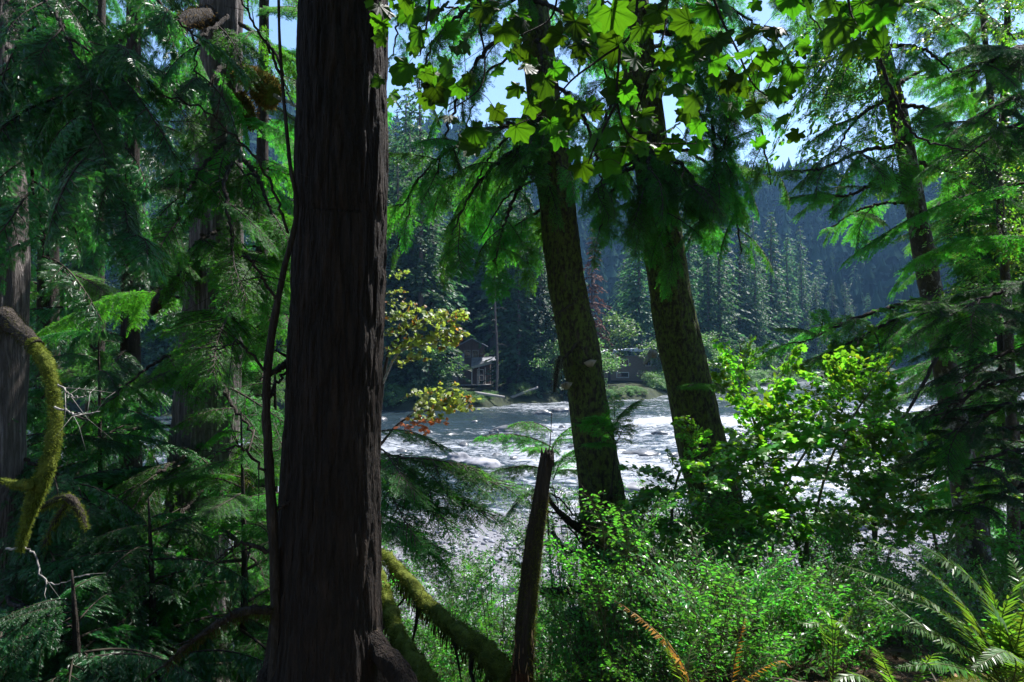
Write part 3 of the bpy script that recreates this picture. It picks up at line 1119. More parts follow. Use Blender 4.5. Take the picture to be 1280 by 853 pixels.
MAPLE_HI = maple_outline(True)
MAPLE_LO = maple_outline(False)
OVATE = (np.array([[0, 0, 0], [.28, .26, .05], [.65, .22, .04], [1, 0, -.10], [.65, -.22, .04], [.28, -.26, .05], [.45, 0, -.02]]),
         np.array([[0, 6, 1], [1, 6, 2], [2, 6, 3], [3, 6, 4], [4, 6, 5], [5, 6, 0]]))


def leafy_branch(seed, leaf, L=1.0, size=.085, pairs=13, spread=.28, lay=.5, droop=.15, lift=.03):
    """an arching twig with side twigs and opposite leaves lying in loose horizontal tiers"""
    r = np.random.default_rng(seed)
    mb = MB()
    ax = lambda t: np.stack([t * L, .05 * L * np.sin(t * 4 + seed), .16 * L * 4 * t * (1 - t) * .6 + 0 * t], -1)
    tt = np.linspace(0, 1, 10)
    tube(mb, ax(tt), .0045 * (1 - tt) + .0012, 4, 1)
    pos, xd, zd, sc = [], [], [], []
    for k in range(pairs):
        t = .12 + .88 * (k + r.random() * .6) / pairs
        p0 = ax(np.array([min(t, 1)]))[0]
        for s in (-1, 1):
            ln = spread * L * r.uniform(.15, 1.0) * (1.1 - .7 * t)
            a = math.radians(r.uniform(35, 70))
            d = np.array([math.cos(a), s * math.sin(a), r.uniform(-.25, .3) + lift * 2.5 * r.standard_normal()])
            e = p0 + d * ln
            tube(mb, [p0, (p0 + e) / 2 + [0, 0, .01], e], [.002, .0015, .001], 3, 1)
            for q in range(r.integers(2, 5)):
                u = r.uniform(.35, 1.0)
                pos.append(p0 + d * ln * u + r.standard_normal(3) * .018)
                az = math.atan2(d[1], d[0]) + r.standard_normal() * .8
                xd.append([math.cos(az), math.sin(az), -droop - .35 * r.random()])
                zd.append(np.array([0, 0, 1.0]) + lay * r.standard_normal(3))
                sc.append(size * r.uniform(.55, 1.15))
    mb.inst(leaf[0], leaf[1], rigid(np.array(pos), np.array(xd), np.array(zd), np.array(sc)), 0)
    return mb


NEED = [M['needle_hemlock'], M['twig']]
HEM = [conifer_bough(500 + k, 'hemlock', 1.5, (.5, .42, .58, .5)[k], (.08, .12, .06, .14)[k], (.25, .4, .2, .55)[k]).mesh('bough', NEED) for k in range(4)]
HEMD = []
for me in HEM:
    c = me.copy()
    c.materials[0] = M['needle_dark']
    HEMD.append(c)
CED = [conifer_bough(600 + k, 'cedar', 1.5, (.55, .45, .6, .5)[k], (.10, .14, .06, .16)[k], (.8, 1.0, .6, 1.2)[k]).mesh('bough', [M['needle_cedar'], M['twig']]) for k in range(4)]
VINE = [leafy_branch(700 + k, MAPLE_LO, 1.0, .058, 21, .42, lay=.42, lift=.08).mesh('leafy_branch', [M['leaf_vine'], M['stem_green']]) for k in range(4)]
AUT = [leafy_branch(720 + k, MAPLE_LO, 1.0, .075, 10, .42, lay=1.1, droop=.4, lift=.16).mesh('leafy_branch', [M['leaf_autumn'], M['twig']]) for k in range(3)]
RUST = [leafy_branch(730 + k, MAPLE_LO, 1.0, .07, 7, .40, lay=1.1, droop=.4, lift=.16).mesh('leafy_branch', [M['leaf_rust'], M['twig']]) for k in range(2)]
SHR = [leafy_branch(740 + k, OVATE, 1.0, .056, 24, .40, lay=.6, lift=.08).mesh('leafy_branch', [M['leaf_shrub'], M['stem_green']]) for k in range(4)]
ALD = [leafy_branch(760 + k, OVATE, 1.0, .048, 28, .40, lay=.7, lift=.10).mesh('leafy_branch', [M['leaf_vine'], M['twig']]) for k in range(3)]


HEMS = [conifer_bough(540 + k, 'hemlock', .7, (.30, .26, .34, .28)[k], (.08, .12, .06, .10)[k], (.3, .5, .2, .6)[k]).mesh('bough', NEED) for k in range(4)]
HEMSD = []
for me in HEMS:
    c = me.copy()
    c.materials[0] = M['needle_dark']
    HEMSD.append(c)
CEDS = [conifer_bough(640 + k, 'cedar', .8, (.34, .28, .38, .3)[k], (.10, .14, .06, .12)[k], (.7, .9, .5, 1.0)[k]).mesh('bough', [M['needle_cedar'], M['twig']]) for k in range(4)]


def place(root, me, a, b, L, ws=1.0, roll=0.0, name='bough'):
    """a copy of a bough mesh reaching from a to b"""
    a, b = Vector(a), Vector(b)
    x = b - a
    ln = x.length
    x.normalize()
    up = Vector((0, 0, 1))
    z = up - x * up.dot(x)
    if z.length < .25:
        h = Vector((a.x - root.location.x, a.y - root.location.y, 0))
        z = (h if h.length > .1 else Vector((0, -1, 0))) * .9 + up * .5
        z = z - x * z.dot(x)
    z.normalize()
    y = z.cross(x)
    cr, sr = math.cos(roll), math.sin(roll)
    y, z = y * cr + z * sr, z * cr - y * sr
    s = ln / L
    w = s * ws
    o = link(name, me, root)
    off = a - root.location
    o.matrix_local = Matrix(((x.x * s, y.x * w, z.x * w, off.x), (x.y * s, y.y * w, z.y * w, off.y), (x.z * s, y.z * w, z.z * w, off.z), (0, 0, 0, 1)))
    return o


def px_path(lst):
    """[(px, py, width px, depth)] -> rows of x, y, z, radius"""
    out = []
    for px, py, w, d in lst:
        p = P(px, py, d)
        out.append([p.x, p.y, p.z, w / 2 / F_PX * d])
    return out


class Stem:
    def __init__(self, rows):                               # bottom to top
        self.r = np.array(rows)

    def at(self, z):
        return np.array([np.interp(z, self.r[:, 2], self.r[:, k]) for k in range(4)])


def trunk_part(root, rows, mat, furrow=.012, ff=9.0, seg=72, flare=0.0, nflare=6, name='trunk', seed=0, dz=.035, ztop_fine=5.0, lump=.22):
    rows = np.array(rows)
    zs = []
    z = rows[0, 2]
    while z < rows[-1, 2]:
        zs.append(z)
        z += dz if z < ztop_fine else .35
    pth = smooth_path(rows, 300)
    order = np.argsort(pth[:, 2])
    pth = pth[order]
    zs = np.array(zs)
    q = np.stack([np.interp(zs, pth[:, 2], pth[:, k]) for k in range(4)], -1)
    zb = rows[0, 2]

    def disp(p, th, r):
        c = np.stack([np.cos(th)[None] * r * ff, np.sin(th)[None] * r * ff, p[..., 2] * ff * .17], -1)
        n = np.abs(fbm(c * 1.0, 4, seed) * 2 - 1)
        d = (np.clip(n * 3, 0, 1) - .6) * furrow
        d = d + (fbm(np.stack([np.cos(th)[None] * 1.2 + 0 * r, np.sin(th)[None] * 1.2 + 0 * r, p[..., 2] * .8], -1), 2, seed + 5) - .5) * r * lump
        if flare:
            h = np.clip(1 - (p[..., 2] - zb) / flare, 0, 1) ** 2
            d = d + h * r * (.30 + .42 * np.maximum(0, np.cos(th[None] * nflare + 2.0 * vnoise(np.stack([0 * th + seed, th * 0, th], -1))[None] + seed)))
        return d
    mb = MB()
    tube(mb, q[:, :3], q[:, 3], seg, 0, True, disp)
    return part(name, mb, mat, root)


def extend(rows, top, lean=(0, 0), rtop=.06):
    """carry a trunk on above the frame to height top"""
    a = rows[-1]
    return rows + [[a[0] + lean[0] * k, a[1] + lean[1] * k, a[2] + (top - a[2]) * k, a[3] + (rtop - a[3]) * k] for k in (.35, .7, 1.0)]


def auto_boughs(root, stem, z0, z1, n, l0, l1, meshes, L=1.5, droop=(5, 35), az=(0, 360), ws=(.8, 1.2), seed=0, lz=None, name='bough'):
    r = random.Random(seed)
    for k in range(n):
        z = z0 + (z1 - z0) * (k + r.random()) / n
        a = math.radians(r.uniform(*az))
        c = stem.at(z)
        ln = r.uniform(l0, l1) * (lz(z) if lz else 1)
        d = math.radians(r.uniform(*droop))
        u = Vector((math.cos(a), math.sin(a), 0))
        s = Vector(c[:3]) + u * c[3] * .85
        e = s + u * ln * math.cos(d) - Vector((0, 0, ln * math.sin(d)))
        place(root, r.choice(meshes), s, e, L, r.uniform(*ws), r.uniform(-.35, .35), name)


def px_boughs(root, lst, meshes, L=1.5, ws=1.0, name='bough', seed=0):
    """[(px, py, d, px2, py2, d2[, width])]"""
    r = random.Random(seed)
    for q in lst:
        place(root, r.choice(meshes), P(*q[:3]), P(*q[3:6]), L, (q[6] if len(q) > 6 else 1) * ws * r.uniform(.85, 1.15), r.uniform(-.3, .3), name)


def fuzz(mb, rows, n, ln, mat=0, hang=.6, seed=0, lat=(0, 6.283), w=.12):
    """moss: short blades standing off a limb and hanging below it"""
    r = np.random.default_rng(seed)
    rows = np.asarray(rows, float)
    t, a, b = frames(rows[:, :3])
    u = r.random(n) * (len(rows) - 1)
    i = np.minimum(u.astype(int), len(rows) - 2)
    f = (u - i)[:, None]
    p = rows[i] * (1 - f) + rows[i + 1] * f
    th = r.uniform(lat[0], lat[1], n)
    d = np.cos(th)[:, None] * a[i] + np.sin(th)[:, None] * b[i]
    pos = p[:, :3] + d * (p[:, 3] * r.uniform(.85, 1.1, n))[:, None]
    down = np.clip(-d[:, 2], 0, 1)
    xd = d + .5 * r.standard_normal((n, 3)) + np.array([0, 0, -1.0]) * (hang * (.4 + 1.6 * down))[:, None]
    s = ln * (.4 + .9 * r.random(n) ** 2) * (1 + .7 * down * hang)
    v = np.array([[0, -.5 * w, 0], [0, .5 * w, 0], [.6, .3 * w, .08], [1, 0, 0]])
    mb.inst(v, np.array([[0, 1, 2], [0, 2, 3]]), rigid(pos, xd, d + .01, s), mat)


def limb(root, rows, mats, name='limb', n=24, seg=10, bump=.2, moss=0, mlen=.03, hang=.6, seed=0, lat=(0, 6.283), label=None, mw=.12):
    """a branch from [(x, y, z, r)] rows, with moss fuzz in the second material"""
    q = smooth_path(rows, n)
    q[:, 3] = np.maximum(q[:, 3], .001)
    mb = MB()
    tube(mb, q[:, :3], q[:, 3], seg, 0, True, lambda p, th, r: r * bump * 2 * (fbm(p * 14 + seed, 3, seed) - .5))
    if moss:
        fuzz(mb, q, moss, mlen, 1, hang, seed, lat, mw)
    return part(name, mb, mats, root, label)


def twig_px(root, pts, w0, w1, mat, name='dead_twig', side=0, seed=0):
    """a bare branch through photo points [(px, py, d)], with fine side twigs"""
    r = np.random.default_rng(seed)
    rows = [list(P(*q)) for q in pts]
    q = smooth_path(rows, 8 * len(rows))
    t = np.linspace(0, 1, len(q))
    mb = MB()
    d = pts[0][2]
    ww = (w0 + (w1 - w0) * t) / 2 / F_PX * d
    q = q + .006 * r.standard_normal(q.shape)
    tube(mb, q, ww, 5)
    for k in range(side):
        i = r.integers(len(q) // 5, len(q) - 1)
        T = q[i] - q[i - 1]
        T /= np.linalg.norm(T) + 1e-9
        e = T + .7 * r.standard_normal(3) + [0, 0, -.45]
        e *= r.uniform(.12, .40) / np.linalg.norm(e)
        m = q[i] + e * .5 + .02 * r.standard_normal(3)
        tube(mb, [q[i], m, q[i] + e + [0, 0, -.04]], [max(.0018, ww[i] * .5), .0016, .0008], 4)
    return part(name, mb, mat, root)


def hung(root, pts, n, l0, l1, meshes, L, w0=7, mat=None, seed=0, drop=.55, roll=.5, start=.12, name='bough'):
    """a woody branch through photo points (px, py, d) with sprays along it"""
    r = np.random.default_rng(seed)
    q = smooth_path([list(P(*p)) for p in pts], 12 * len(pts))
    q = q + .01 * r.standard_normal(q.shape)
    t = np.linspace(0, 1, len(q))
    mb = MB()
    tube(mb, q, (w0 * (1 - t) + 1.3) / 2 / F_PX * pts[0][2], 6)
    part('branch', mb, mat or M['bark_dark'], root)
    for k in range(n):
        u = start + (1 - start) * (k + r.random()) / n
        i = min(len(q) - 2, int(u * (len(q) - 1)))
        T = q[i + 1] - q[i]
        T /= np.linalg.norm(T)
        H = np.cross(T, [0, 0, 1.0])
        H /= np.linalg.norm(H) + 1e-6
        s = 1 if k % 2 else -1
        d = T * r.uniform(.35, .9) + H * s * r.uniform(.3, 1.0) + np.array([0, 0, -drop * r.uniform(.2, 1.6)]) + .15 * r.standard_normal(3)
        d /= np.linalg.norm(d)
        ln = r.uniform(l0, l1) * (1.1 - .45 * u)
        place(root, meshes[r.integers(len(meshes))], q[i], q[i] + d * ln, L, r.uniform(.85, 1.2), r.uniform(-roll, roll), name)


def base_of(rows):
    return (rows[0][0], rows[0][1], rows[0][2])


# ------------------------------------------------------------------ A: the massive dark fir
rowsA = px_path([(405, 930, 170, 3.5), (406, 870, 150, 3.5), (408, 800, 138, 3.5), (413, 600, 121, 3.5), (425, 300, 112, 3.5), (430, 0, 108, 3.5)])
rowsA = extend(rowsA, 26, (.25, .3), .07)
fir = thing('fir_tree', 'massive dark fir trunk nearest the viewer, standing in deep shade', 'tree', base_of(rowsA))
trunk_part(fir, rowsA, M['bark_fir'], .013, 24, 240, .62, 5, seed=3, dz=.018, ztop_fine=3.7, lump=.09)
stemA = Stem(rowsA)
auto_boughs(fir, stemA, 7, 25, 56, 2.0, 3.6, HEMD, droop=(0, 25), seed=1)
for k, q in enumerate([[(376, 770, 26, 3.5), (352, 825, 28, 3.4), (325, 872, 24, 3.28), (300, 930, 18, 3.15)], [(450, 760, 26, 3.5), (468, 806, 30, 3.42), (496, 838, 26, 3.32), (540, 890, 20, 3.2)]]):
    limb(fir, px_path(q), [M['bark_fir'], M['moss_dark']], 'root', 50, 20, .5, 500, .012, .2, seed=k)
twig_px(fir, [(372, 445, 3.5), (352, 458, 3.4), (338, 468, 3.3)], 12, 5, M['bark_dark'], side=3, seed=4)

# ------------------------------------------------------------------ slim dark sapling just left of it
rowsD = px_path([(338, 880, 15, 3.3), (345, 790, 13, 3.3), (340, 640, 13, 3.3), (333, 520, 11, 3.3), (337, 440, 10, 3.3), (352, 350, 8, 3.3), (371, 265, 6, 3.3), (362, 200, 5, 3.3), (350, 60, 4, 3.3), (348, -60, 3, 3.3)])
sap = thing('sapling', 'slim dark crooked sapling beside the massive fir trunk', 'sapling', base_of(rowsD))
q = smooth_path(rowsD, 70)
mb = MB()
tube(mb, q[:, :3], q[:, 3], 8, 0, True, lambda p, th, r: r * .5 * (fbm(p * 20, 2, 3) - .5))
part('trunk', mb, M['bark_dark'], sap)
for k, (pts, w, sd) in enumerate([([(342, 762, 3.3), (300, 765, 3.2), (255, 790, 3.1), (180, 850, 3.0)], 12, 6), ([(340, 690, 3.3), (300, 680, 3.25), (270, 700, 3.2)], 7, 6), ([(340, 640, 3.3), (360, 628, 3.3), (374, 610, 3.35)], 6, 1),
                               ([(335, 500, 3.3), (352, 470, 3.4), (370, 452, 3.45)], 6, 2), ([(336, 470, 3.3), (300, 430, 3.2), (270, 440, 3.15)], 4, 7), ([(345, 375, 3.3), (318, 330, 3.2), (296, 318, 3.1)], 4, 7),
                               ([(360, 290, 3.3), (330, 215, 3.2), (260, 140, 3.1), (200, 120, 3.0)], 4, 9), ([(352, 90, 3.3), (318, 30, 3.2), (290, -20, 3.2)], 4, 6), ([(338, 600, 3.3), (300, 560, 3.2), (262, 575, 3.1)], 4, 7)]):
    twig_px(sap, pts, w, 1.6, M['bark_dark'], 'branch', sd, 40 + k)
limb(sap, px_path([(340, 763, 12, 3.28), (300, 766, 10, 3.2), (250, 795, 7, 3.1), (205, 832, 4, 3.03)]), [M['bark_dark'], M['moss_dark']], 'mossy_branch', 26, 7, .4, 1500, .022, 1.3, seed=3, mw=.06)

# ------------------------------------------------------------------ B: cedar on the left edge with the mossy limb
rowsB = px_path([(-14, 900, 100, 5.2), (-10, 800, 66, 5.2), (-6, 600, 62, 5.2), (-2, 400, 62, 5.2), (-4, 230, 62, 5.2), (-6, 0, 56, 5.2)])
rowsB = extend(rowsB, 20, (.2, .2), .05)
cdB = thing('cedar_tree', 'cedar at the left edge with grey fibrous bark and a sunlit mossy limb', 'tree', base_of(rowsB))
trunk_part(cdB, rowsB, M['bark_cedar'], .020, 12, 80, .6, 5, seed=8, dz=.03)
limb(cdB, px_path([(-6, 385, 26, 5.15), (20, 408, 22, 5.0), (46, 434, 17, 4.8)]), [M['bark_dark'], M['moss_dark']], 'limb_base', 20, 10, .4, 1200, .02, .6, seed=4, mw=.15)  # base darker than the limb: shadow put into its bark and moss
limb(cdB, px_path([(40, 428, 14, 4.83), (58, 455, 15, 4.75), (68, 500, 14, 4.7), (68, 545, 15, 4.65), (57, 588, 16, 4.6), (46, 615, 18, 4.6), (34, 650, 11, 4.6), (24, 690, 6, 4.6)]),
     [M['moss_body'], M['moss']], 'mossy_limb', 70, 14, .7, 9000, .022, .7, seed=5, mw=.16, label='sunlit limb thick with yellow green moss')
limb(cdB, px_path([(36, 606, 14, 4.5), (20, 606, 10, 4.55), (2, 600, 5, 4.6)]), [M['moss_body'], M['moss']], 'mossy_stub', 12, 8, .3, 900, .015, .3, seed=6, mw=.2)
limb(cdB, px_path([(30, 650, 7, 5.0), (60, 630, 8, 4.9), (85, 622, 9, 4.8), (100, 640, 9, 4.75), (108, 662, 4, 4.7)]), [M['bark_dark'], M['moss']], 'hooked_limb', 24, 9, .6, 1800, .022, .8, seed=7, mw=.15)
limb(cdB, px_path([(88, 622, 6, 4.8), (65, 660, 7, 4.85), (50, 700, 5, 4.9)]), [M['bark_dark'], M['moss']], 'hooked_limb', 14, 8, .4, 900, .025, .8, seed=8, mw=.15)
for k, (pts, w) in enumerate([([(74, 482, 4.6), (90, 495, 4.55), (110, 496, 4.5)], 2.5), ([(70, 510, 4.6), (100, 518, 4.5), (126, 514, 4.45)], 3), ([(10, 685, 4.7), (40, 690, 4.6), (60, 730, 4.5), (110, 718, 4.4)], 3),
                             ([(60, 160, 4.9), (110, 205, 4.7), (150, 310, 4.5)], 3), ([(0, 50, 5), (60, 60, 4.8), (140, 120, 4.6)], 3), ([(20, 110, 5), (70, 170, 4.6), (120, 240, 4.4), (150, 300, 4.3)], 2.5)]):
    twig_px(cdB, pts, w, 1.0, M['twig_pale'], 'dead_twig', 4, 60 + k)
stemB = Stem(rowsB)
auto_boughs(cdB, stemB, 8, 19, 20, 1.2, 2.4, CED, droop=(10, 45), az=(-110, 70), seed=2)
for k, (pts, c) in enumerate([([(10, 60, 5), (70, 110, 4.7), (130, 190, 4.4), (165, 300, 4.2)], 16), ([(10, 0, 5), (90, 40, 4.6), (130, 80, 4.4), (155, 130, 4.3)], 13), 
                             ([(0, -60, 4.8), (60, 0, 4.4), (100, 90, 4.1), (120, 200, 3.9)], 14), ([(0, 110, 5), (30, 180, 4.8), (50, 270, 4.7), (55, 340, 4.6)], 10),
                             ([(0, 560, 5.3), (60, 590, 5.2), (130, 640, 5.1)], 10), ([(0, 640, 5.2), (50, 690, 5.1), (110, 760, 4.9)], 10), ([(-10, 740, 4.8), (50, 780, 4.5), (120, 840, 4.3)], 12),
                             ([(0, -120, 5), (130, -40, 4.8), (230, 30, 4.7), (250, 110, 4.6)], 12)]):
    hung(cdB, pts, c , .45, .95, CEDS, .8, 5, None, 300 + k, .6)

# ------------------------------------------------------------------ C: cedar behind, with moss stubs
rowsC = px_path([(236, 880, 110, 7.2), (238, 790, 84, 7.2), (246, 650, 76, 7.2), (256, 540, 78, 7.2), (264, 420, 70, 7.2), (272, 250, 56, 7.2), (276, 100, 52, 7.2), (278, 0, 48, 7.2)])
rowsC = extend(rowsC, 21, (.3, .2), .05)
cdC = thing('cedar_tree', 'thick cedar with one sunlit grey edge and rusty moss stubs, behind the sapling', 'tree', base_of(rowsC))
trunk_part(cdC, rowsC, M['bark_cedar'], .028, 10, 80, .9, 5, seed=12, dz=.04, ztop_fine=6)
stemC = Stem(rowsC)
limb(cdC, px_path([(262, 20, 26, 7.0), (235, 26, 22, 6.7), (207, 48, 15, 6.4)]), [M['bark_dark'], M['moss_rust']], 'broken_limb', 16, 9, .3, 1200, .03, .6, seed=3, mw=.2)
limb(cdC, px_path([(300, 88, 14, 7.1), (316, 98, 22, 7.0), (332, 112, 34, 6.95), (342, 122, 22, 6.9)]), [M['moss_body'], M['moss_rust']], 'moss_clump', 20, 12, .5, 2600, .05, .5, seed=4, mw=.25)
limb(cdC, px_path([(300, 120, 12, 7.1), (308, 138, 18, 7.0), (318, 160, 6, 6.95)]), [M['moss_body'], M['moss_rust']], 'moss_clump', 16, 10, .5, 1200, .05, .5, seed=5, mw=.25)
twig_px(cdC, [(340, 118, 6.9), (362, 128, 6.8), (378, 136, 6.7)], 5, 3, M['twig_pale'], 'dead_twig', 1, 5)
limb(cdC, px_path([(285, 600, 12, 7.0), (300, 606, 18, 6.9), (312, 612, 10, 6.8)]), [M['moss_body'], M['moss_rust']], 'moss_clump', 14, 9, .5, 900, .04, .5, seed=6, mw=.25)
limb(cdC, px_path([(250, 330, 16, 7.0), (225, 345, 18, 6.8), (200, 375, 16, 6.6), (190, 392, 6, 6.5)]), [M['bark_dark'], M['moss_rust']], 'broken_limb', 16, 9, .3, 900, .03, .6, seed=7, mw=.2)
auto_boughs(cdC, stemC, 0.0, 4.6, 11, 1.0, 1.9, HEM, droop=(5, 35), az=(-175, -20), seed=3)
auto_boughs(cdC, stemC, 17, 20, 3, 1.5, 2.6, HEM, droop=(5, 35), seed=4)
for k, (pts, c) in enumerate([([(290, 170, 7), (260, 200, 6.5), (225, 260, 6.1), (215, 330, 6.0)], 13), ([(295, 190, 7), (320, 220, 6.6), (345, 280, 6.4), (360, 330, 6.3)], 13), ([(290, 280, 7), (250, 300, 6.4), (215, 340, 6.0)], 11), ([(290, 300, 7), (310, 330, 6.5), (340, 390, 6.3)], 10),
                             ([(280, 80, 7), (255, 120, 6.5), (245, 180, 6.3)], 9), ([(300, 30, 7), (340, 60, 6.7), (365, 130, 6.6)], 10), ([(270, 430, 7), (200, 450, 6.3), (140, 500, 5.9)], 13), ([(270, 470, 7), (300, 520, 6.5), (335, 570, 6.3)], 11),
                             ([(255, 560, 7), (200, 590, 6.3), (160, 640, 6)], 12), ([(270, 590, 7), (230, 640, 6.2), (200, 700, 6)], 11), ([(240, 690, 7), (190, 730, 6.2), (150, 790, 5.9)], 12), ([(265, 650, 7), (310, 690, 6.4), (335, 730, 6.3)], 9), ([(240, 800, 6.8), (180, 830, 6)], 8),
                             ([(300, 180, 7), (280, 230, 6.3), (290, 290, 6.0), (285, 360, 5.9)], 12), ([(285, 20, 7), (240, 60, 6.5), (200, 130, 6.2)], 10)]):
    hung(cdC, pts, int(c * .5), .45, .95, HEMS, .7, 5, None, 430 + k, .5)

# ------------------------------------------------------------------ backdrop trees on the left
for k, (px, d, top, r0, lab, ms, n) in enumerate([
        (60, 10.5, 16, .20, 'dark cedar filling the gap behind the left edge cedar', CED, 40), (165, 9.0, 15, .15, 'slender cedar with drooping sprays left of the rusty moss stubs', CED, 36),
        (120, 13.5, 18, .22, 'tall cedar deep in the thicket between two cedars at far left', CED, 44), (330, 11.5, 16, .15, 'hemlock with bright sprays behind the sapling', HEM, 36), (-90, 8.0, 15, .2, 'cedar just beyond the left edge of the view', CED, 30)]):
    b = P(px, 600, d)
    zb = float(ground_z(b.x, b.y)) - .1
    rows = [[b.x, b.y, zb, r0 * 1.25], [b.x + .05, b.y, zb + 1.2, r0], [b.x - .1, b.y + .1, zb + 6, r0 * .75], [b.x, b.y, top, .03]]
    t = thing('cedar_tree' if ms is CED else 'hemlock_tree', lab, 'tree', base_of(rows))
    trunk_part(t, rows, M['bark_dark'], .012, 12, 36, .5, 5, seed=20 + k, dz=.1)
    auto_boughs(t, Stem(rows), zb + .6, 5.0, 15, .9, 1.7, HEM if k != 1 else CED, droop=(0, 35), az=(-165, -15), seed=230 + k)
    auto_boughs(t, Stem(rows), zb + .8, top - .4, n, 1.3, 2.3, ms, droop=(8, 45), seed=30 + k, ws=(.9, 1.3), lz=lambda z, top=top: min(1, .35 + (top - z) / 8))

# ------------------------------------------------------------------ E: leaning mossy trunk with bracket fungi
rowsE = px_path([(792, 880, 112, 6.9), (786, 830, 92, 6.88), (774, 745, 72, 6.85), (757, 640, 56, 6.8), (744, 560, 52, 6.8), (732, 480, 49, 6.8), (724, 430, 50, 6.8), (709, 350, 46, 6.8), (692, 220, 44, 6.8), (676, 90, 41, 6.8), (666, 0, 38, 6.8)])
rowsE = extend(rowsE, 23, (-2.1, .3), .05)
heE = thing('hemlock_tree', 'leaning mossy hemlock with bracket fungi, nearer of the leaning pair', 'tree', base_of(rowsE))
trunk_part(heE, rowsE, M['bark_hemlock'], .014, 15, 90, .9, 5, seed=31, dz=.03, ztop_fine=6)
for px, py, sg in ((738, 452, 1), (708, 480, -1), (771, 246, 1)):
    d = 6.55 if px != 771 else 6.75
    px2 = px if px != 771 else 715
    c = P(px2, py, d)
    mb = MB()
    th = np.linspace(0, 2 * math.pi, 25)[:-1]
    rr = .05 * (1 + .12 * np.sin(th * 3))
    top = np.stack([np.cos(th) * rr * 1.2, np.sin(th) * rr, .012 * np.cos(th)], -1)
    bot = np.stack([np.cos(th) * rr * .55, np.sin(th) * rr * .45 + .02, 0 * th - .05], -1)
    V = np.vstack([top, bot, [[0, 0, .02]], [[0, .02, -.06]]]) + np.array(c)
    j = np.arange(24)
    kk = (j + 1) % 24
    mb.add(V, np.stack([j, kk, np.full(24, 48)], -1), 0, True)
    mb.f.append((np.stack([j, j + 24, kk + 24, kk], -1).astype(np.int32), 0, True))
    mb.f.append((np.stack([j + 24, np.full(24, 49), kk + 24], -1).astype(np.int32), 0, True))
    part('bracket_fungus', mb, M['fungus'], heE)
stemE = Stem(rowsE)
auto_boughs(heE, stemE, 15, 22, 6, 1.4, 2.8, HEM, droop=(5, 40), seed=6)
for k, (pts, c, w) in enumerate([([(668, 30, 6.7), (610, 60, 6.4), (565, 140, 6.2), (545, 240, 6.1)], 11, 6), ([(690, 170, 6.7), (640, 190, 6.4), (590, 240, 6.2), (560, 310, 6.1)], 12, 6), ([(695, 200, 6.7), (655, 225, 6.4), (630, 280, 6.2), (618, 330, 6.1)], 10, 5),
                                ([(690, 150, 6.7), (620, 160, 6.3), (545, 200, 6.1), (500, 260, 6.0)], 12, 6), ([(664, -20, 6.7), (600, 0, 6.4), (545, 50, 6.2), (520, 120, 6.1)], 11, 6), ([(660, -60, 6.7), (560, -40, 6.3), (505, 10, 6.1), (490, 70, 6.0)], 9, 6),
                                ([(676, 90, 6.65), (720, 130, 6.3), (745, 190, 6.2), (755, 250, 6.1)], 9, 5), ([(666, 0, 6.65), (710, 20, 6.3), (750, 70, 6.2), (770, 140, 6.1)], 9, 5),
                                ([(672, 50, 6.6), (680, 90, 6.2), (690, 150, 6.1), (700, 210, 6.0)], 9, 4), ([(660, -80, 6.7), (700, -50, 6.3), (740, -10, 6.1), (800, 30, 6.0)], 8, 5)]):
    hung(heE, pts, int(c * .85), .35, .8, HEMS, .7, w, None, 330 + k, .7)
for k, (pts, w) in enumerate([([(670, 60, 6.7), (610, 90, 6.5), (585, 150, 6.4), (560, 240, 6.3)], 4), ([(695, 220, 6.7), (640, 240, 6.5), (600, 300, 6.4)], 4), ([(722, 430, 6.6), (700, 455, 6.5), (694, 490, 6.4)], 5), ([(716, 380, 6.6), (700, 390, 6.5), (688, 402, 6.5)], 3)]):
    twig_px(heE, pts, w, 1.2, M['twig'], 'dead_twig', 7, 90 + k)
limb(heE, px_path([(700, 445, 4, 6.45), (696, 465, 6, 6.42), (693, 490, 3, 6.4)]), [M['bark_dark'], M['lichen']], 'lichen_strand', 10, 6, .3, 700, .04, 1.2, seed=3, mw=.08)

# small mossy dead stem at its foot, with two drooping limbs
rowsE2 = px_path([(742, 850, 60, 6.3), (741, 780, 34, 6.3), (743, 700, 30, 6.3), (738, 640, 26, 6.3), (728, 590, 14, 6.35), (722, 560, 5, 6.4)])
dst = thing('dead_tree', 'thin dead mossy stem at the foot of the bracket fungus trunk', 'tree', base_of(rowsE2))
q = smooth_path(rowsE2, 50)
mb = MB()
tube(mb, q[:, :3], q[:, 3], 16, 0, True, lambda p, th, r: r * .5 * (fbm(p * np.array([16, 16, 3]), 3, 7) - .5))
fuzz(mb, q, 1800, .03, 1, .8, 2, w=.1)
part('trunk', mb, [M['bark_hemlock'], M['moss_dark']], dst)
for k, q in enumerate([[(742, 742, 12, 6.3), (715, 738, 12, 6.15), (690, 740, 10, 6.05), (676, 738, 4, 6.0)], [(742, 775, 14, 6.3), (725, 765, 14, 6.2), (712, 768, 12, 6.1), (702, 780, 5, 6.05)], [(738, 668, 12, 6.3), (715, 655, 9, 6.1), (690, 630, 6, 5.95), (672, 600, 3, 5.85)],
                       [(738, 690, 9, 6.3), (710, 690, 7, 6.1), (690, 665, 4, 6.0)], [(744, 640, 8, 6.3), (765, 620, 5, 6.2)]]):
    limb(dst, px_path(q), [M['bark_dark'], M['moss_dark']], 'mossy_limb', 20, 7, .3, 1300 if k < 2 else 250, .03, 1.4, seed=20 + k, mw=.06)
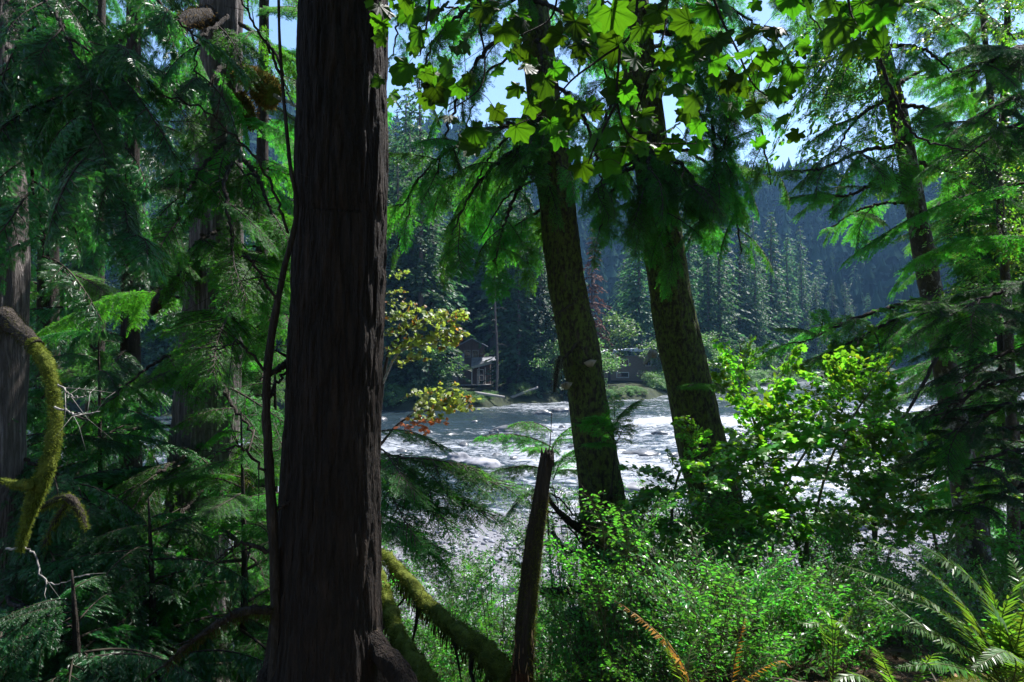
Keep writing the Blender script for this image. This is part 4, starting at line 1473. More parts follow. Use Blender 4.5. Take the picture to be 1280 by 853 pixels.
for k, pts in enumerate([[(735, 665, 6.2), (700, 625, 6.0), (670, 610, 5.9)], [(735, 660, 6.2), (690, 640, 6.0), (665, 655, 5.9)], [(738, 690, 6.2), (705, 650, 6.0), (690, 605, 5.9)]]):
    twig_px(dst, pts, 3, 1, M['bark_dark'], 'dead_twig', 8, 120 + k)

# ------------------------------------------------------------------ F: second leaning trunk
rowsF = px_path([(936, 860, 100, 7.4), (930, 810, 86, 7.4), (914, 715, 68, 7.4), (893, 620, 62, 7.4), (877, 560, 60, 7.4), (861, 480, 55, 7.4), (850, 430, 54, 7.4), (836, 350, 51, 7.4), (824, 260, 48, 7.4), (806, 140, 44, 7.4), (794, 40, 41, 7.4), (789, 0, 40, 7.4)])
rowsF = extend(rowsF, 22, (-2.0, .3), .05)
heF = thing('hemlock_tree', 'leaning hemlock trunk with a thin bright right edge, farther of the leaning pair', 'tree', base_of(rowsF))
trunk_part(heF, rowsF, M['bark_hemlock'], .014, 15, 90, .8, 5, seed=47, dz=.03, ztop_fine=6)
stemF = Stem(rowsF)
auto_boughs(heF, stemF, 15, 21, 5, 1.4, 2.7, HEM, droop=(5, 40), seed=7)
for k, (pts, c, w) in enumerate([([(815, 190, 7.3), (790, 200, 6.9), (765, 240, 6.7), (750, 290, 6.6)], 11, 5), ([(818, 195, 7.3), (850, 205, 6.9), (875, 240, 6.7), (890, 280, 6.6)], 11, 5), ([(820, 215, 7.2), (825, 250, 6.8), (835, 290, 6.7), (845, 330, 6.6)], 10, 4), ([(812, 170, 7.2), (810, 215, 6.7), (800, 260, 6.6), (805, 300, 6.5)], 10, 4),
                                ([(800, 80, 7.3), (850, 100, 7.0), (880, 150, 6.8), (900, 210, 6.7)], 10, 5), ([(800, 100, 7.3), (770, 120, 7.0), (750, 170, 6.8), (745, 220, 6.7)], 9, 5), ([(818, 190, 7.2), (780, 215, 6.8), (740, 240, 6.6)], 8, 4), ([(820, 200, 7.2), (860, 230, 6.7), (880, 250, 6.5)], 8, 4), ([(790, 0, 7.3), (840, 20, 7.0), (870, 60, 6.8)], 7, 5)]):
    hung(heF, pts, int(c * .95), .35, .75, HEMS, .7, w, None, 360 + k, .7)
twig_px(heF, [(818, 445, 7.2), (814, 440, 7.0), (806, 455, 6.9)], 8, 4, M['twig_pale'], 'dead_twig', 0, 4)
px_boughs(heF, [(885, 485, 7.1, 905, 490, 6.8), (875, 482, 7.1, 862, 484, 6.8)], HEM, L=1.5, ws=1.6, name='sprig')

# ------------------------------------------------------------------ G: mottled alder-like trunk on the right
rowsG = px_path([(1222, 740, 38, 9.2), (1208, 620, 33, 9.2), (1192, 520, 30, 9.2), (1176, 430, 27, 9.2), (1161, 350, 25, 9.2), (1150, 290, 24, 9.2), (1138, 220, 22, 9.2), (1124, 150, 21, 9.2), (1104, 70, 19, 9.2), (1088, 0, 17, 9.2)])
rowsG = extend(rowsG, 14, (-1.9, .4), .03)
alG = thing('alder_tree', 'mottled pale grey trunk leaning left at the right, behind the dark boughs', 'tree', base_of(rowsG))
trunk_part(alG, rowsG, M['bark_alder'], .006, 10, 48, .6, 5, seed=51, dz=.05, ztop_fine=7)
stemG = Stem(rowsG)
auto_boughs(alG, stemG, 9, 14, 6, .8, 1.4, HEM, droop=(0, 35), az=(-70, 80), seed=8)
for k, (pts, c, w, ms) in enumerate([([(1165, 372, 9.1), (1110, 385, 8.6), (1050, 405, 8.2), (1000, 430, 7.9)], 14, 6, 0), ([(1168, 380, 9.1), (1120, 400, 8.5), (1070, 425, 8.1), (1030, 445, 7.9)], 12, 5, 0), 
                                    ([(1138, 220, 9.1), (1100, 225, 8.7), (1060, 245, 8.5), (1020, 240, 8.4)], 10, 5, 0), ([(1130, 180, 9.1), (1075, 190, 8.7), (1030, 210, 8.4), (990, 215, 8.3)], 9, 5, 0),
                                    ([(1120, 130, 9.1), (1165, 140, 8.7), (1200, 180, 8.4)], 8, 5, 0), ([(1115, 120, 9.1), (1070, 150, 8.7), (1040, 200, 8.5)], 8, 5, 0), ([(1100, 60, 9.1), (1150, 60, 8.7), (1200, 100, 8.4)], 9, 5, 0), ([(1090, 20, 9.1), (1130, 0, 8.7), (1190, 30, 8.4), (1230, 90, 8.3)], 10, 5, 0), ]):
    hung(alG, pts, c - 2, .5, 1.0, HEMS, .7, w, None, 400 + k, .5)
px_boughs(alG, [(1110, 60, 9, 1010, 90, 8.5), (1120, 110, 9, 1000, 150, 8.5), (1130, 170, 9, 990, 210, 8.4), (1135, 190, 9, 1030, 240, 8.5), (1090, 20, 9, 990, 40, 8.6), (1110, 90, 9, 1040, 150, 8.5)], ALD, L=1.0, ws=.6, name='leafy_branch', seed=3)
for k, (pts, w) in enumerate([([(1097, 70, 6.0), (1120, 125, 6.0), (1145, 170, 6.0), (1210, 190, 6.0)], 5), ([(1175, 440, 9), (1130, 520, 8.6), (1085, 545, 8.3)], 5), ([(1100, 545, 8.3), (1075, 560, 8.1), (1045, 580, 8)], 9)]):
    twig_px(alG, pts, w, 2, M['bark_dark'], 'branch', 8, 150 + k)
limb(alG, px_path([(1122, 540, 10, 8.5), (1100, 530, 14, 8.4), (1075, 545, 14, 8.2), (1050, 565, 8, 8.0)]), [M['bark_dark'], M['moss_dark']], 'mossy_limb', 20, 7, .3, 1500, .035, 1.3, seed=33, mw=.06)

# ------------------------------------------------------------------ hemlocks on the right, with the dark layered boughs
for k, (px, d, top, r0, lab, n, dr) in enumerate([(1330, 7.0, 7.6, .12, 'hemlock past the right edge sending dark layered boughs into view', 14, (0, 22)), (1270, 11.0, 8.5, .13, 'hemlock with bright sprays behind the mottled grey trunk', 60, (5, 35)), (1225, 15.5, 9.5, .16, 'hemlock low on the bank behind the mottled grey trunk', 46, (5, 35))]):
    b = P(px, 600, d)
    zb = float(ground_z(b.x, b.y)) - .1
    rows = [[b.x, b.y, zb, r0 * 1.25], [b.x + .05, b.y, zb + 1.2, r0], [b.x - .1, b.y + .1, zb + 6, r0 * .75], [b.x, b.y, top, .03]]
    t = thing('hemlock_tree', lab, 'tree', base_of(rows))
    trunk_part(t, rows, M['bark_dark'], .012, 12, 36, .5, 5, seed=60 + k, dz=.1)
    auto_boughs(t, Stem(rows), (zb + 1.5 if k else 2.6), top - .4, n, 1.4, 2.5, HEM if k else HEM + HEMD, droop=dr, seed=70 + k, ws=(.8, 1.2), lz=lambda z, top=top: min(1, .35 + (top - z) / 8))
    if k == 0:
        for q, pts in enumerate([[(1330, 350, 6.9), (1250, 365, 6.4), (1185, 395, 6.0)], [(1330, 375, 6.9), (1260, 390, 6.4), (1190, 440, 6.0)], [(1320, 400, 6.9), (1230, 385, 6.5), (1150, 392, 6.2)], [(1330, 430, 6.9), (1260, 440, 6.4), (1195, 480, 5.9)],
                                 [(1330, 460, 6.9), (1240, 480, 6.3), (1170, 520, 5.9)], [(1330, 500, 6.8), (1250, 510, 6.2), (1180, 548, 5.8)], [(1330, 530, 6.8), (1240, 540, 6.3), (1150, 578, 5.9)], [(1330, 560, 6.8), (1260, 565, 6.2), (1190, 592, 5.7)],
                                 [(1330, 600, 6.8), (1270, 610, 6.2), (1205, 640, 5.8)], [(1330, 100, 7), (1270, 120, 6.6), (1205, 160, 6.2)], [(1330, 60, 7), (1270, 60, 6.6), (1215, 95, 6.3)], [(1330, 140, 7), (1260, 160, 6.6), (1200, 200, 6.3)]]):
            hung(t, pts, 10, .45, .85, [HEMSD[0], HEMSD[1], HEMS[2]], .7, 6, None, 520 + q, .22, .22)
        for q, pts in enumerate([[(1320, 360, 6.7), (1240, 420, 6.2), (1205, 445, 6.0)], [(1320, 400, 6.7), (1230, 480, 6.2), (1180, 520, 6.0)], [(1310, 460, 6.7), (1235, 520, 6.2), (1190, 545, 6.0)]]):
            twig_px(t, pts, 7, 1.5, M['bark_dark'], 'branch', 10, 170 + q)
    if k == 1:
        px_boughs(t, [(1275, 190, 10.8, 1200, 240, 9.6), (1275, 210, 10.8, 1190, 300, 9.6), (1275, 250, 10.8, 1215, 330, 9.6), (1275, 230, 10.8, 1250, 330, 9.4), (1275, 280, 10.8, 1200, 370, 9.6), (1275, 180, 10.8, 1300, 300, 9.6), (1275, 290, 10.8, 1260, 380, 9.5)], HEM, seed=12)

# ------------------------------------------------------------------ young hemlocks low in the middle
for k, (px, d, htop, boughs, lab, ms) in enumerate([
        (455, 4.9, 1.2, [(470, 570, 4.8, 640, 612, 4.3), (470, 580, 4.8, 600, 590, 4.2), (475, 590, 4.8, 620, 650, 4.2), (475, 600, 4.8, 560, 660, 4.1), (470, 640, 4.8, 570, 730, 4.2), (472, 655, 4.8, 560, 700, 4.1), (470, 540, 4.9, 560, 560, 4.5), (470, 610, 4.8, 530, 680, 4.0), (472, 560, 4.8, 520, 620, 4.1)],
         'young hemlock half hidden by the massive fir, its flat boughs over the mossy logs', HEM),
        (690, 8.0, 1.0, [(690, 560, 8, 600, 545, 7.5), (690, 540, 8, 640, 530, 7.6), (690, 560, 8, 750, 520, 7.5), (690, 590, 8, 620, 590, 7.5), (690, 590, 8, 730, 590, 7.6), (690, 570, 8, 660, 560, 7.3), (690, 610, 8, 640, 640, 7.4), (690, 600, 8, 720, 560, 7.4)],
         'small hemlock behind the broken snag at the edge of the bank', HEM),
        (770, 6.2, .9, [(765, 545, 6.2, 800, 500, 5.9), (765, 550, 6.2, 740, 520, 5.8), (766, 560, 6.2, 790, 530, 5.8), (766, 560, 6.2, 735, 555, 5.8), (765, 540, 6.2, 770, 495, 5.9), (768, 640, 6.2, 800, 625, 5.8), (768, 650, 6.2, 735, 640, 5.7), (770, 690, 6.2, 810, 670, 5.7), (770, 700, 6.2, 740, 690, 5.7)],
         'bright green hemlock seedling in front of the bracket fungus trunk', HEM)]):
    b = P(px, 700, d)
    zb = float(ground_z(b.x, b.y)) - .05
    rows = [[b.x, b.y, zb, .022], [b.x + .05, b.y, zb + (htop - zb) * .3, .016], [b.x - .05, b.y, zb + (htop - zb) * .7, .011], [b.x, b.y, htop, .004]]
    t = thing('young_hemlock', lab, 'young tree', base_of(rows))
    q = smooth_path(rows, 20)
    mb = MB()
    tube(mb, q[:, :3], q[:, 3], 8)
    part('trunk', mb, M['bark_dark'], t)
    px_boughs(t, boughs, HEMS, L=.7, seed=80 + k, ws=1.0 if k else .8)

# boughs hanging into the gap right of the leaning pair come from the farther leaning hemlock's top
for k, (pts, c, w) in enumerate([([(795, 10, 7.3), (860, 40, 7.0), (900, 110, 6.8), (915, 220, 6.7), (925, 320, 6.6)], 16, 8), ([(797, 30, 7.3), (880, 60, 7.0), (940, 130, 6.8), (965, 230, 6.6)], 13, 7), ([(860, 60, 7.0), (885, 130, 6.8), (895, 200, 6.7), (890, 270, 6.6)], 9, 5)]):
    hung(heF, pts, c, .4, .85, HEMS, .7, w, None, 390 + k, .75)

b = P(1268, 640, 8.3)
zb = float(ground_z(b.x, b.y)) - .1
t = thing('broadleaf_tree', 'slender broadleaf tree with bright small leaves at the right edge', 'tree', (b.x, b.y, zb))
rows = [[b.x, b.y, zb, .07], [b.x - .05, b.y, 2, .055], [b.x - .2, b.y, 4.5, .04], [b.x - .5, b.y, 8, .012]]
trunk_part(t, rows, M['bark_alder'], .004, 10, 24, .3, 5, seed=66, dz=.1)
rr = random.Random(5)
lst = []
for k in range(62):
    py = rr.uniform(-60, 430)
    px = rr.uniform(1150, 1300)
    lst.append((1258 + rr.uniform(-25, 10), py - rr.uniform(10, 60), 8.3, px, py, rr.uniform(7.2, 8.9)))
px_boughs(t, lst, ALD, L=1.0, ws=.8, name='leafy_branch', seed=21)

for k, (px, d, htop, n_, ms, lab) in enumerate([(20, 5.6, 1.6, 34, CED, 'bushy young cedar under the mossy limb at the left edge'), (120, 6.6, 2.0, 40, CED, 'bushy young cedar between the left edge cedar and the rusty moss cedar'), (185, 5.2, .6, 30, CED, 'low young cedar in front of the rusty moss cedar'),
                                           (300, 5.8, 1.2, 34, HEM, 'young hemlock filling the gap beside the slim sapling'), (90, 4.4, .3, 26, CED, 'lowest young cedar at the bottom left corner'), (340, 8.2, 2.6, 36, HEM, 'young hemlock behind the slim sapling, brightest of the left thicket')]):
    b = P(px, 700, d)
    zb = float(ground_z(b.x, b.y)) - .1
    t = thing('young_cedar' if ms is CED else 'young_hemlock', lab, 'young tree', (b.x, b.y, zb))
    rows = [[b.x, b.y, zb, .05], [b.x + .04, b.y, (zb + htop) / 2, .03], [b.x, b.y, htop, .006]]
    q = smooth_path(rows, 20)
    mb = MB()
    tube(mb, q[:, :3], q[:, 3], 8)
    part('trunk', mb, M['bark_dark'], t)
    auto_boughs(t, Stem(rows), zb + .25, htop - .1, n_, .7, 1.5, ms, droop=(-5, 30), seed=130 + k, lz=lambda z, h=htop: min(1, .3 + (h - z) / 1.6))

# unseen forest behind and beside the viewer, added to block sky light
for k, (x, y, h) in enumerate([(-2.6, -3.5, 18), (1.2, -4.2, 20), (4.2, -2.2, 18), (-1.2, -7, 22), (6.8, 1.2, 18), (3.2, -8, 21), (8.5, -4, 20)]):
    zb = float(ground_z(x, y)) - .1
    rows = [[x, y, zb, .28], [x, y, zb + 1.5, .22], [x, y, 8, .17], [x, y, h, .03]]
    t = thing('fir_tree', 'unseen fir of the surrounding forest, added to block sky light', 'tree', (x, y, zb), 'firs around the viewpoint')
    trunk_part(t, rows, M['bark_fir'], .012, 12, 30, .5, 5, seed=160 + k, dz=.2)
    auto_boughs(t, Stem(rows), 1.8, h - .5, 52, 2.2, 3.6, HEMD, droop=(5, 30), seed=170 + k, lz=lambda z, h=h: min(1, .3 + (h - z) / 7))

# upper sprays filling the sky between the trunks
for k, (tr, pts, c, w) in enumerate([(heE, [(664, -30, 6.8), (640, 0, 6.9), (600, 20, 7.2), (560, 10, 7.4), (520, 40, 7.5)], 12, 5), (heE, [(668, 30, 6.8), (690, 10, 7.2), (730, 30, 7.5), (760, 90, 7.6)], 11, 5), (heE, [(680, 120, 6.8), (700, 130, 7.2), (740, 160, 7.4), (760, 220, 7.4)], 10, 4),
                                     (heE, [(685, 150, 6.8), (650, 160, 7.0), (610, 200, 7.1), (580, 270, 7.1)], 11, 5), (heE, [(688, 180, 6.8), (640, 200, 7.2), (580, 215, 7.4), (520, 250, 7.5), (495, 310, 7.5)], 13, 5), (heE, [(700, 250, 6.8), (665, 270, 6.9), (640, 310, 6.9)], 8, 4),
                                     (heF, [(790, 0, 7.4), (770, 20, 7.8), (740, 70, 8.0)], 8, 5), (heF, [(798, 60, 7.4), (840, 60, 7.8), (880, 100, 8.0), (930, 110, 8.0)], 11, 5), (heF, [(815, 180, 7.4), (860, 190, 7.6), (900, 220, 7.6), (930, 270, 7.6)], 11, 5),
                                     (heF, [(790, -20, 7.4), (860, -10, 7.6), (930, 20, 7.6), (990, 80, 7.6)], 13, 6), (heF, [(790, -40, 7.4), (880, -40, 7.5), (980, -10, 7.5), (1040, 50, 7.5)], 13, 6), (heF, [(805, 120, 7.4), (770, 150, 7.6), (760, 200, 7.6)], 8, 4)]):
    hung(tr, pts, int(c * .8), .4, .85, HEMS, .7, w, None, 460 + k, .7)
for k, (pts, c, w) in enumerate([([(1095, 30, 9.2), (1050, 20, 9.4), (1000, 50, 9.5), (960, 110, 9.5)], 13, 5), ([(1100, 50, 9.2), (1060, 80, 9.4), (1010, 120, 9.5)], 10, 5), ([(1115, 110, 9.2), (1150, 90, 9.5), (1210, 60, 9.6), (1260, 80, 9.6)], 13, 5), ([(1130, 180, 9.2), (1180, 170, 9.5), (1240, 190, 9.6)], 10, 5),
                                 ([(1145, 250, 9.2), (1080, 260, 9.4), (1030, 290, 9.5)], 9, 4), ([(1085, -20, 9.2), (1140, -20, 9.4), (1210, 0, 9.5), (1270, 50, 9.5)], 13, 6), ([(1080, -40, 9.2), (1020, -30, 9.4), (960, 0, 9.5)], 9, 5), ([(1135, 200, 9.2), (1200, 220, 9.6), (1260, 260, 9.7)], 11, 5), ([(1155, 310, 9.2), (1200, 320, 9.5), (1250, 360, 9.6)], 10, 5)]):
    hung(alG, pts, int(c * .85), .5, 1.0, HEMS, .7, w, None, 490 + k, .6)

rr = random.Random(15)
px_boughs(alG, [(1112 + rr.uniform(-25, 15), rr.uniform(-30, 170), 9.1, rr.uniform(955, 1130), rr.uniform(-30, 235), rr.uniform(8.6, 9.6)) for k in range(26)], ALD, L=1.0, ws=.7, name='leafy_branch', seed=23)

# ------------------------------------------------------------------ H: broken mossy snag
rowsH = px_path([(650, 940, 34, 4.2), (651, 880, 30, 4.2), (654, 825, 26, 4.2), (657, 770, 24, 4.2), (662, 725, 23, 4.2), (667, 680, 22, 4.2), (673, 640, 20, 4.2), (680, 595, 19, 4.2), (684, 572, 18, 4.2)])
snag = thing('snag', 'broken upright mossy snag with rotten red wood at its foot', 'dead tree', base_of(rowsH))
q = smooth_path(rowsH, 80)
mb = MB()


def dsnag(p, th, r):
    z = p[..., 2:3] if False else p[..., 2]
    d = r * .45 * (fbm(np.stack([np.cos(th)[None] * 2 + 0 * z, np.sin(th)[None] * 2 + 0 * z, z * 1.6], -1), 4, 77) - .5) * 2
    return d


k = int(80 * .24)
tube(mb, q[:k, :3], q[:k, 3], 28, 2, True, dsnag)
tube(mb, q[k - 1:, :3], q[k - 1:, 3], 28, 0, True, dsnag)
fuzz(mb, q[k - 4:66], 8000, .013, 1, .7, 4, w=.14)
fuzz(mb, q[k + 6:64], 7000, .016, 3, .9, 14, w=.14)
fuzz(mb, q[k - 6:k + 8], 500, .04, 1, 1.4, 5, w=.06)
part('trunk', mb, [M['bark_dark'], M['moss_dark'], M['rotten'], M['moss']], snag)
mb = MB()
for i in range(16):
    a = i / 16 * 6.283
    c = q[-1, :3] + np.array([math.cos(a), math.sin(a), 0]) * q[-1, 3] * .75
    h = rng.uniform(.01, .075)
    tube(mb, [c - [0, 0, .05], c + [0, 0, h * .5], c + [rng.uniform(-.006, .006), 0, h]], [.012, .009, .001], 5)
part('splintered_top', mb, M['bark_dark'], snag)
mb = MB()
for i in range(40):
    u = rng.random()
    c = q[int(u * 24), :4]
    a = rng.uniform(math.pi, 2 * math.pi)
    p = c[:3] + np.array([math.cos(a), math.sin(a), 0]) * c[3] * 1.02
    tube(mb, [p, p + [rng.uniform(-.02, .02), rng.uniform(-.02, 0), rng.uniform(.05, .13)]], [.004, .0008], 4)
part('splinter', mb, M['splinter'], snag)

# ------------------------------------------------------------------ mossy fallen logs
for k, (q, lab) in enumerate([([(478, 692, 14, 6.6), (500, 716, 16, 6.2), (530, 752, 17, 5.8), (565, 782, 20, 5.4), (600, 810, 25, 5.0), (640, 850, 27, 4.7)], 'long mossy fallen log sloping down behind the broken snag'),
                              ([(472, 715, 13, 6.2), (484, 752, 14, 5.8), (496, 790, 17, 5.4), (516, 822, 18, 5.1), (545, 872, 22, 4.8)], 'shorter steep mossy log beside the massive fir')]):
    rows = px_path(q)
    t = thing('fallen_log', lab, 'log', base_of(rows))
    limb(t, rows, [M['moss_body'], M['moss']], 'log_body', 60, 16, .9, 11000, .020, .9, seed=90 + k, mw=.16)
    mb = MB()
    qq = smooth_path(rows, 40)
    fuzz(mb, qq[4:], 2200, .05, 0, 2.6, 95 + k, w=.04)
    part('hanging_moss', mb, M['moss_dark'], t)
    for i in range(4):
        b = qq[6 + i * 8]
        limb(t, [list(b[:3]) + [b[3] * .4], [b[0] + rng.uniform(-.12, .12), b[1] - .1, b[2] - .2, .014], [b[0] + rng.uniform(-.2, .2), b[1] - .15, b[2] - .45, .004]], [M['bark_dark'], M['moss_dark']], 'branch_stub', 10, 6, .3, 260, .03, 1.0, seed=99 + i, mw=.08)

# ------------------------------------------------------------------ bigleaf maple overhead
mroot = thing('maple_tree', 'broadleaf maple whose backlit boughs hang across the top of the view', 'maple tree', (1.9, -.7, -.05))
limb(mroot, [(1.9, -.7, -.05, .10), (1.85, -.5, 1.3, .085), (1.75, -.2, 2.6, .07), (1.5, .5, 3.4, .05), (1.0, 1.4, 3.7, .035), (.2, 2.1, 3.72, .025), (-.6, 2.5, 3.5, .014), (-.9, 2.6, 3.3, .008)], [M['bark_alder'], M['moss_dark']], 'trunk', 60, 12, .2, 0)
limb(mroot, [(1.5, .5, 3.4, .035), (1.7, 1.4, 3.75, .025), (1.6, 2.3, 3.75, .015), (1.3, 2.9, 3.5, .006)], [M['bark_alder'], M['moss_dark']], 'limb', 30, 9, .2, 0)
MLEAF = []     # (px, py, size px, depth, tip angle deg from straight down, yaw tilt, pitch tilt)
LL = """485 8 44|508 20 50|462 6 30|520 48 46|505 92 60|530 95 54|545 22 56|566 40 40|560 88 46|552 118 56|586 60 36|575 120 44|566 150 40|588 105 40|518 60 40|600 172 62|622 150 54|585 185 50|632 45 50|650 25 40|642 70 30|
690 48 56|718 40 60|742 30 62|770 28 64|792 16 54|680 108 50|702 95 56|728 68 58|760 62 62|782 76 60|802 48 60|816 28 56|826 70 54|664 142 52|690 165 56|720 132 60|745 142 60|770 112 60|790 122 58|820 112 54|
808 152 54|832 162 56|860 150 54|870 182 46|845 182 44|856 80 50|872 58 54|896 60 56|886 20 54|912 12 54|932 48 60|926 74 50|900 82 46|920 108 58|944 108 54|940 142 56|915 140 46|956 80 48|962 40 46|652 168 46|
704 178 50|735 178 46|668 80 46|716 10 50|750 5 50|830 8 46|850 30 50|780 160 44|760 170 46|812 90 46|798 190 40|
732 218 56|722 196 44|764 208 52|776 195 36|795 183 46|826 198 52|815 178 42|866 165 46|
992 98 56|972 122 44|962 92 46|985 120 36|1000 60 36|970 38 40|1012 6 44|990 10 50|1042 44 74|1066 38 66|1080 18 76|1095 48 62|1078 62 56|1108 10 64|1060 62 50|1124 4 52|1052 20 60|1100 30 56|1030 10 50"""
mb = MB()
pet = MB()
hub = {}
pos, xd, zd, sc = [], [], [], []
r = np.random.default_rng(77)
for tok in LL.replace('\n', '').split('|'):
    px, py, s = map(float, tok.split())
    d = r.uniform(2.0, 2.7)
    c = np.array(P(px, py, d))
    a = math.radians(r.normal(0, 48))
    xdir = np.array([math.sin(a), r.normal(0, .35), -math.cos(a)])
    view = np.array(EYE) - c
    view /= np.linalg.norm(view)
    zdir = view * 1.0 + np.array([0, 0, .55]) + .45 * r.standard_normal(3)
    size = s * .5 / F_PX * d * .92
    pos.append(c - xdir * size * .5)
    xd.append(xdir)
    zd.append(zdir * r.choice([1, 1, -1]))
    sc.append(size * r.uniform(.75, 1.15))
for k in range(70):
    px, py = [(r.uniform(450, 620), r.uniform(-10, 130)), (r.uniform(640, 1010), r.uniform(-10, 190)), (r.uniform(640, 900), r.uniform(20, 150))][k % 3]
    d = r.uniform(2.0, 2.8)
    c = np.array(P(px, py, d))
    a = math.radians(r.normal(0, 60))
    pos.append(c)
    xd.append([math.sin(a), r.normal(0, .5), -math.cos(a)])
    zd.append((np.array(EYE) - c) / d + np.array([0, 0, .6]) + .6 * r.standard_normal(3))
    sc.append(r.uniform(.035, .06))
# unseen leaves above the frame, added to shade the boughs below
for k in range(680):
    c = np.array([r.uniform(-1.6, 2.4), r.uniform(1.2, 3.6), 0])
    c[2] = 1.7 + c[1] * .60 + r.uniform(.05, .9)
    pos.append(c)
    a = r.normal(0, .9)
    xd.append([math.sin(a), r.normal(0, .6), -math.cos(a)])
    zd.append([.3 * r.standard_normal(), -1 + .5 * r.standard_normal(), .8])
    sc.append(r.uniform(.06, .095))
pos, xd, zd, sc = map(np.array, (pos, xd, zd, sc))
allm = rigid(pos, xd, zd, sc)
for k in range(6):
    lv, lf, vv, vf = maple_variant(900 + k)
    mb.inst(lv, lf, allm[k::6], 0, True)
    mb.inst(vv, vf, allm[k::6], 1)
tw = [np.array(q) for q in [[P(835, -40, 2.6), P(830, 40, 2.5), P(805, 110, 2.4), P(790, 160, 2.4), P(775, 205, 2.35)], [P(800, -40, 2.4), P(790, 40, 2.35), P(755, 70, 2.35), P(715, 100, 2.3), P(680, 140, 2.3), P(640, 158, 2.3)],
                            [P(880, -40, 2.4), P(900, 20, 2.4), P(920, 60, 2.35), P(945, 110, 2.3), P(985, 130, 2.3)], [P(603, -40, 2.3), P(600, 30, 2.3), P(606, 70, 2.3), P(600, 110, 2.25), P(560, 140, 2.2)], [P(540, -40, 2.3), P(535, 20, 2.25), P(525, 70, 2.2)],
                            [P(1060, -40, 2.4), P(1062, 10, 2.35), P(1075, 40, 2.3)], [P(700, -40, 2.3), P(690, 20, 2.3), P(650, 45, 2.25)], [P(775, 60, 2.35), P(772, 130, 2.35), P(795, 175, 2.35), P(870, 180, 2.4)], [P(770, 130, 2.35), P(745, 180, 2.3), P(735, 205, 2.3)]]]
allp = []
for q in tw:
    s = smooth_path(q, 24)
    tube(pet, s, np.linspace(.0055, .0018, 24), 6, 0)
    allp.append(s)
allp = np.concatenate(allp)
for c, x_, s in zip(pos[:len(LL.split('|'))], xd, sc):
    i = np.argmin(np.linalg.norm(allp - c, axis=1))
    b = allp[i]
    m = (b + c) / 2 + np.array([0, 0, .012])
    tube(pet, smooth_path([b, m, c], 6), np.full(6, .0011), 4, 0)
for p0, p1 in [(P(835, -40, 2.6), (.9, 1.5, 3.7)), (P(800, -40, 2.4), (.5, 1.9, 3.7)), (P(880, -40, 2.4), (1.62, 2.2, 3.75)), (P(603, -40, 2.3), (-.1, 2.3, 3.65)), (P(540, -40, 2.3), (-.6, 2.5, 3.5)), (P(1060, -40, 2.4), (1.5, 2.5, 3.7)), (P(700, -40, 2.3), (.2, 2.1, 3.72))]:
    tube(pet, smooth_path([p1, (np.array(p0) + np.array(p1)) / 2 + [.03, 0, .05], p0], 10), np.linspace(.009, .0055, 10), 6, 0)
part('foliage', mb, [M['leaf_maple'], M['vein']], mroot)
part('twigs', pet, M['bark_dark'], mroot)

# ------------------------------------------------------------------ yellow and rust maple behind the massive fir
b = P(470, 620, 13)
t = thing('vine_maple', 'vine maple turning yellow and orange, reaching out from behind the massive fir', 'maple', (b.x, b.y, float(ground_z(b.x, b.y)) - .05))
z0 = t.location.z
limb(t, [(b.x, b.y, z0, .05), (b.x - .1, b.y, z0 + 1.5, .04), tuple(P(480, 470, 13)) + (.03,), tuple(P(500, 420, 12.8)) + (.022,), tuple(P(530, 400, 12.5)) + (.012,)], [M['bark_dark'], M['moss']], 'stem', 24, 8, .2)
limb(t, [tuple(P(478, 480, 13)) + (.03,), tuple(P(500, 440, 12.7)) + (.02,), tuple(P(545, 430, 12.4)) + (.01,)], [M['twig_pale'], M['moss']], 'stem', 16, 7, .2)
limb(t, [tuple(P(472, 560, 13)) + (.03,), tuple(P(505, 525, 12.6)) + (.02,), tuple(P(560, 505, 12.2)) + (.01,)], [M['bark_dark'], M['moss']], 'stem', 16, 7, .2)
px_boughs(t, [(480, 400, 12.9, 535, 392, 12.4), (485, 420, 12.9, 545, 400, 12.5), (500, 410, 12.8, 582, 398, 12.2), (500, 430, 12.8, 580, 415, 12.2), (490, 440, 12.8, 570, 432, 12.2), (480, 440, 12.8, 530, 425, 12.4), (480, 380, 12.9, 520, 385, 12.5), (480, 350, 13, 510, 340, 12.6),
              (480, 370, 13, 505, 365, 12.7), (485, 460, 12.8, 530, 448, 12.3), (475, 420, 12.9, 520, 412, 12.4), (520, 410, 12.5, 578, 392, 12.0), (475, 450, 12.9, 510, 432, 12.4), (520, 425, 12.5, 575, 425, 12.0), (478, 400, 12.9, 515, 398, 12.4),
              (510, 520, 12.6, 585, 500, 12.0), (505, 525, 12.6, 570, 515, 12.1), (530, 515, 12.4, 588, 512, 11.9), (500, 500, 12.6, 560, 495, 12.2)], AUT, L=1.0, ws=.85, name='leafy_branch', seed=1)
px_boughs(t, [(485, 540, 12.6, 540, 528, 12.0), (500, 540, 12.5, 560, 528, 12.0)], RUST, L=1.0, ws=.8, name='rusty_branch', seed=2)

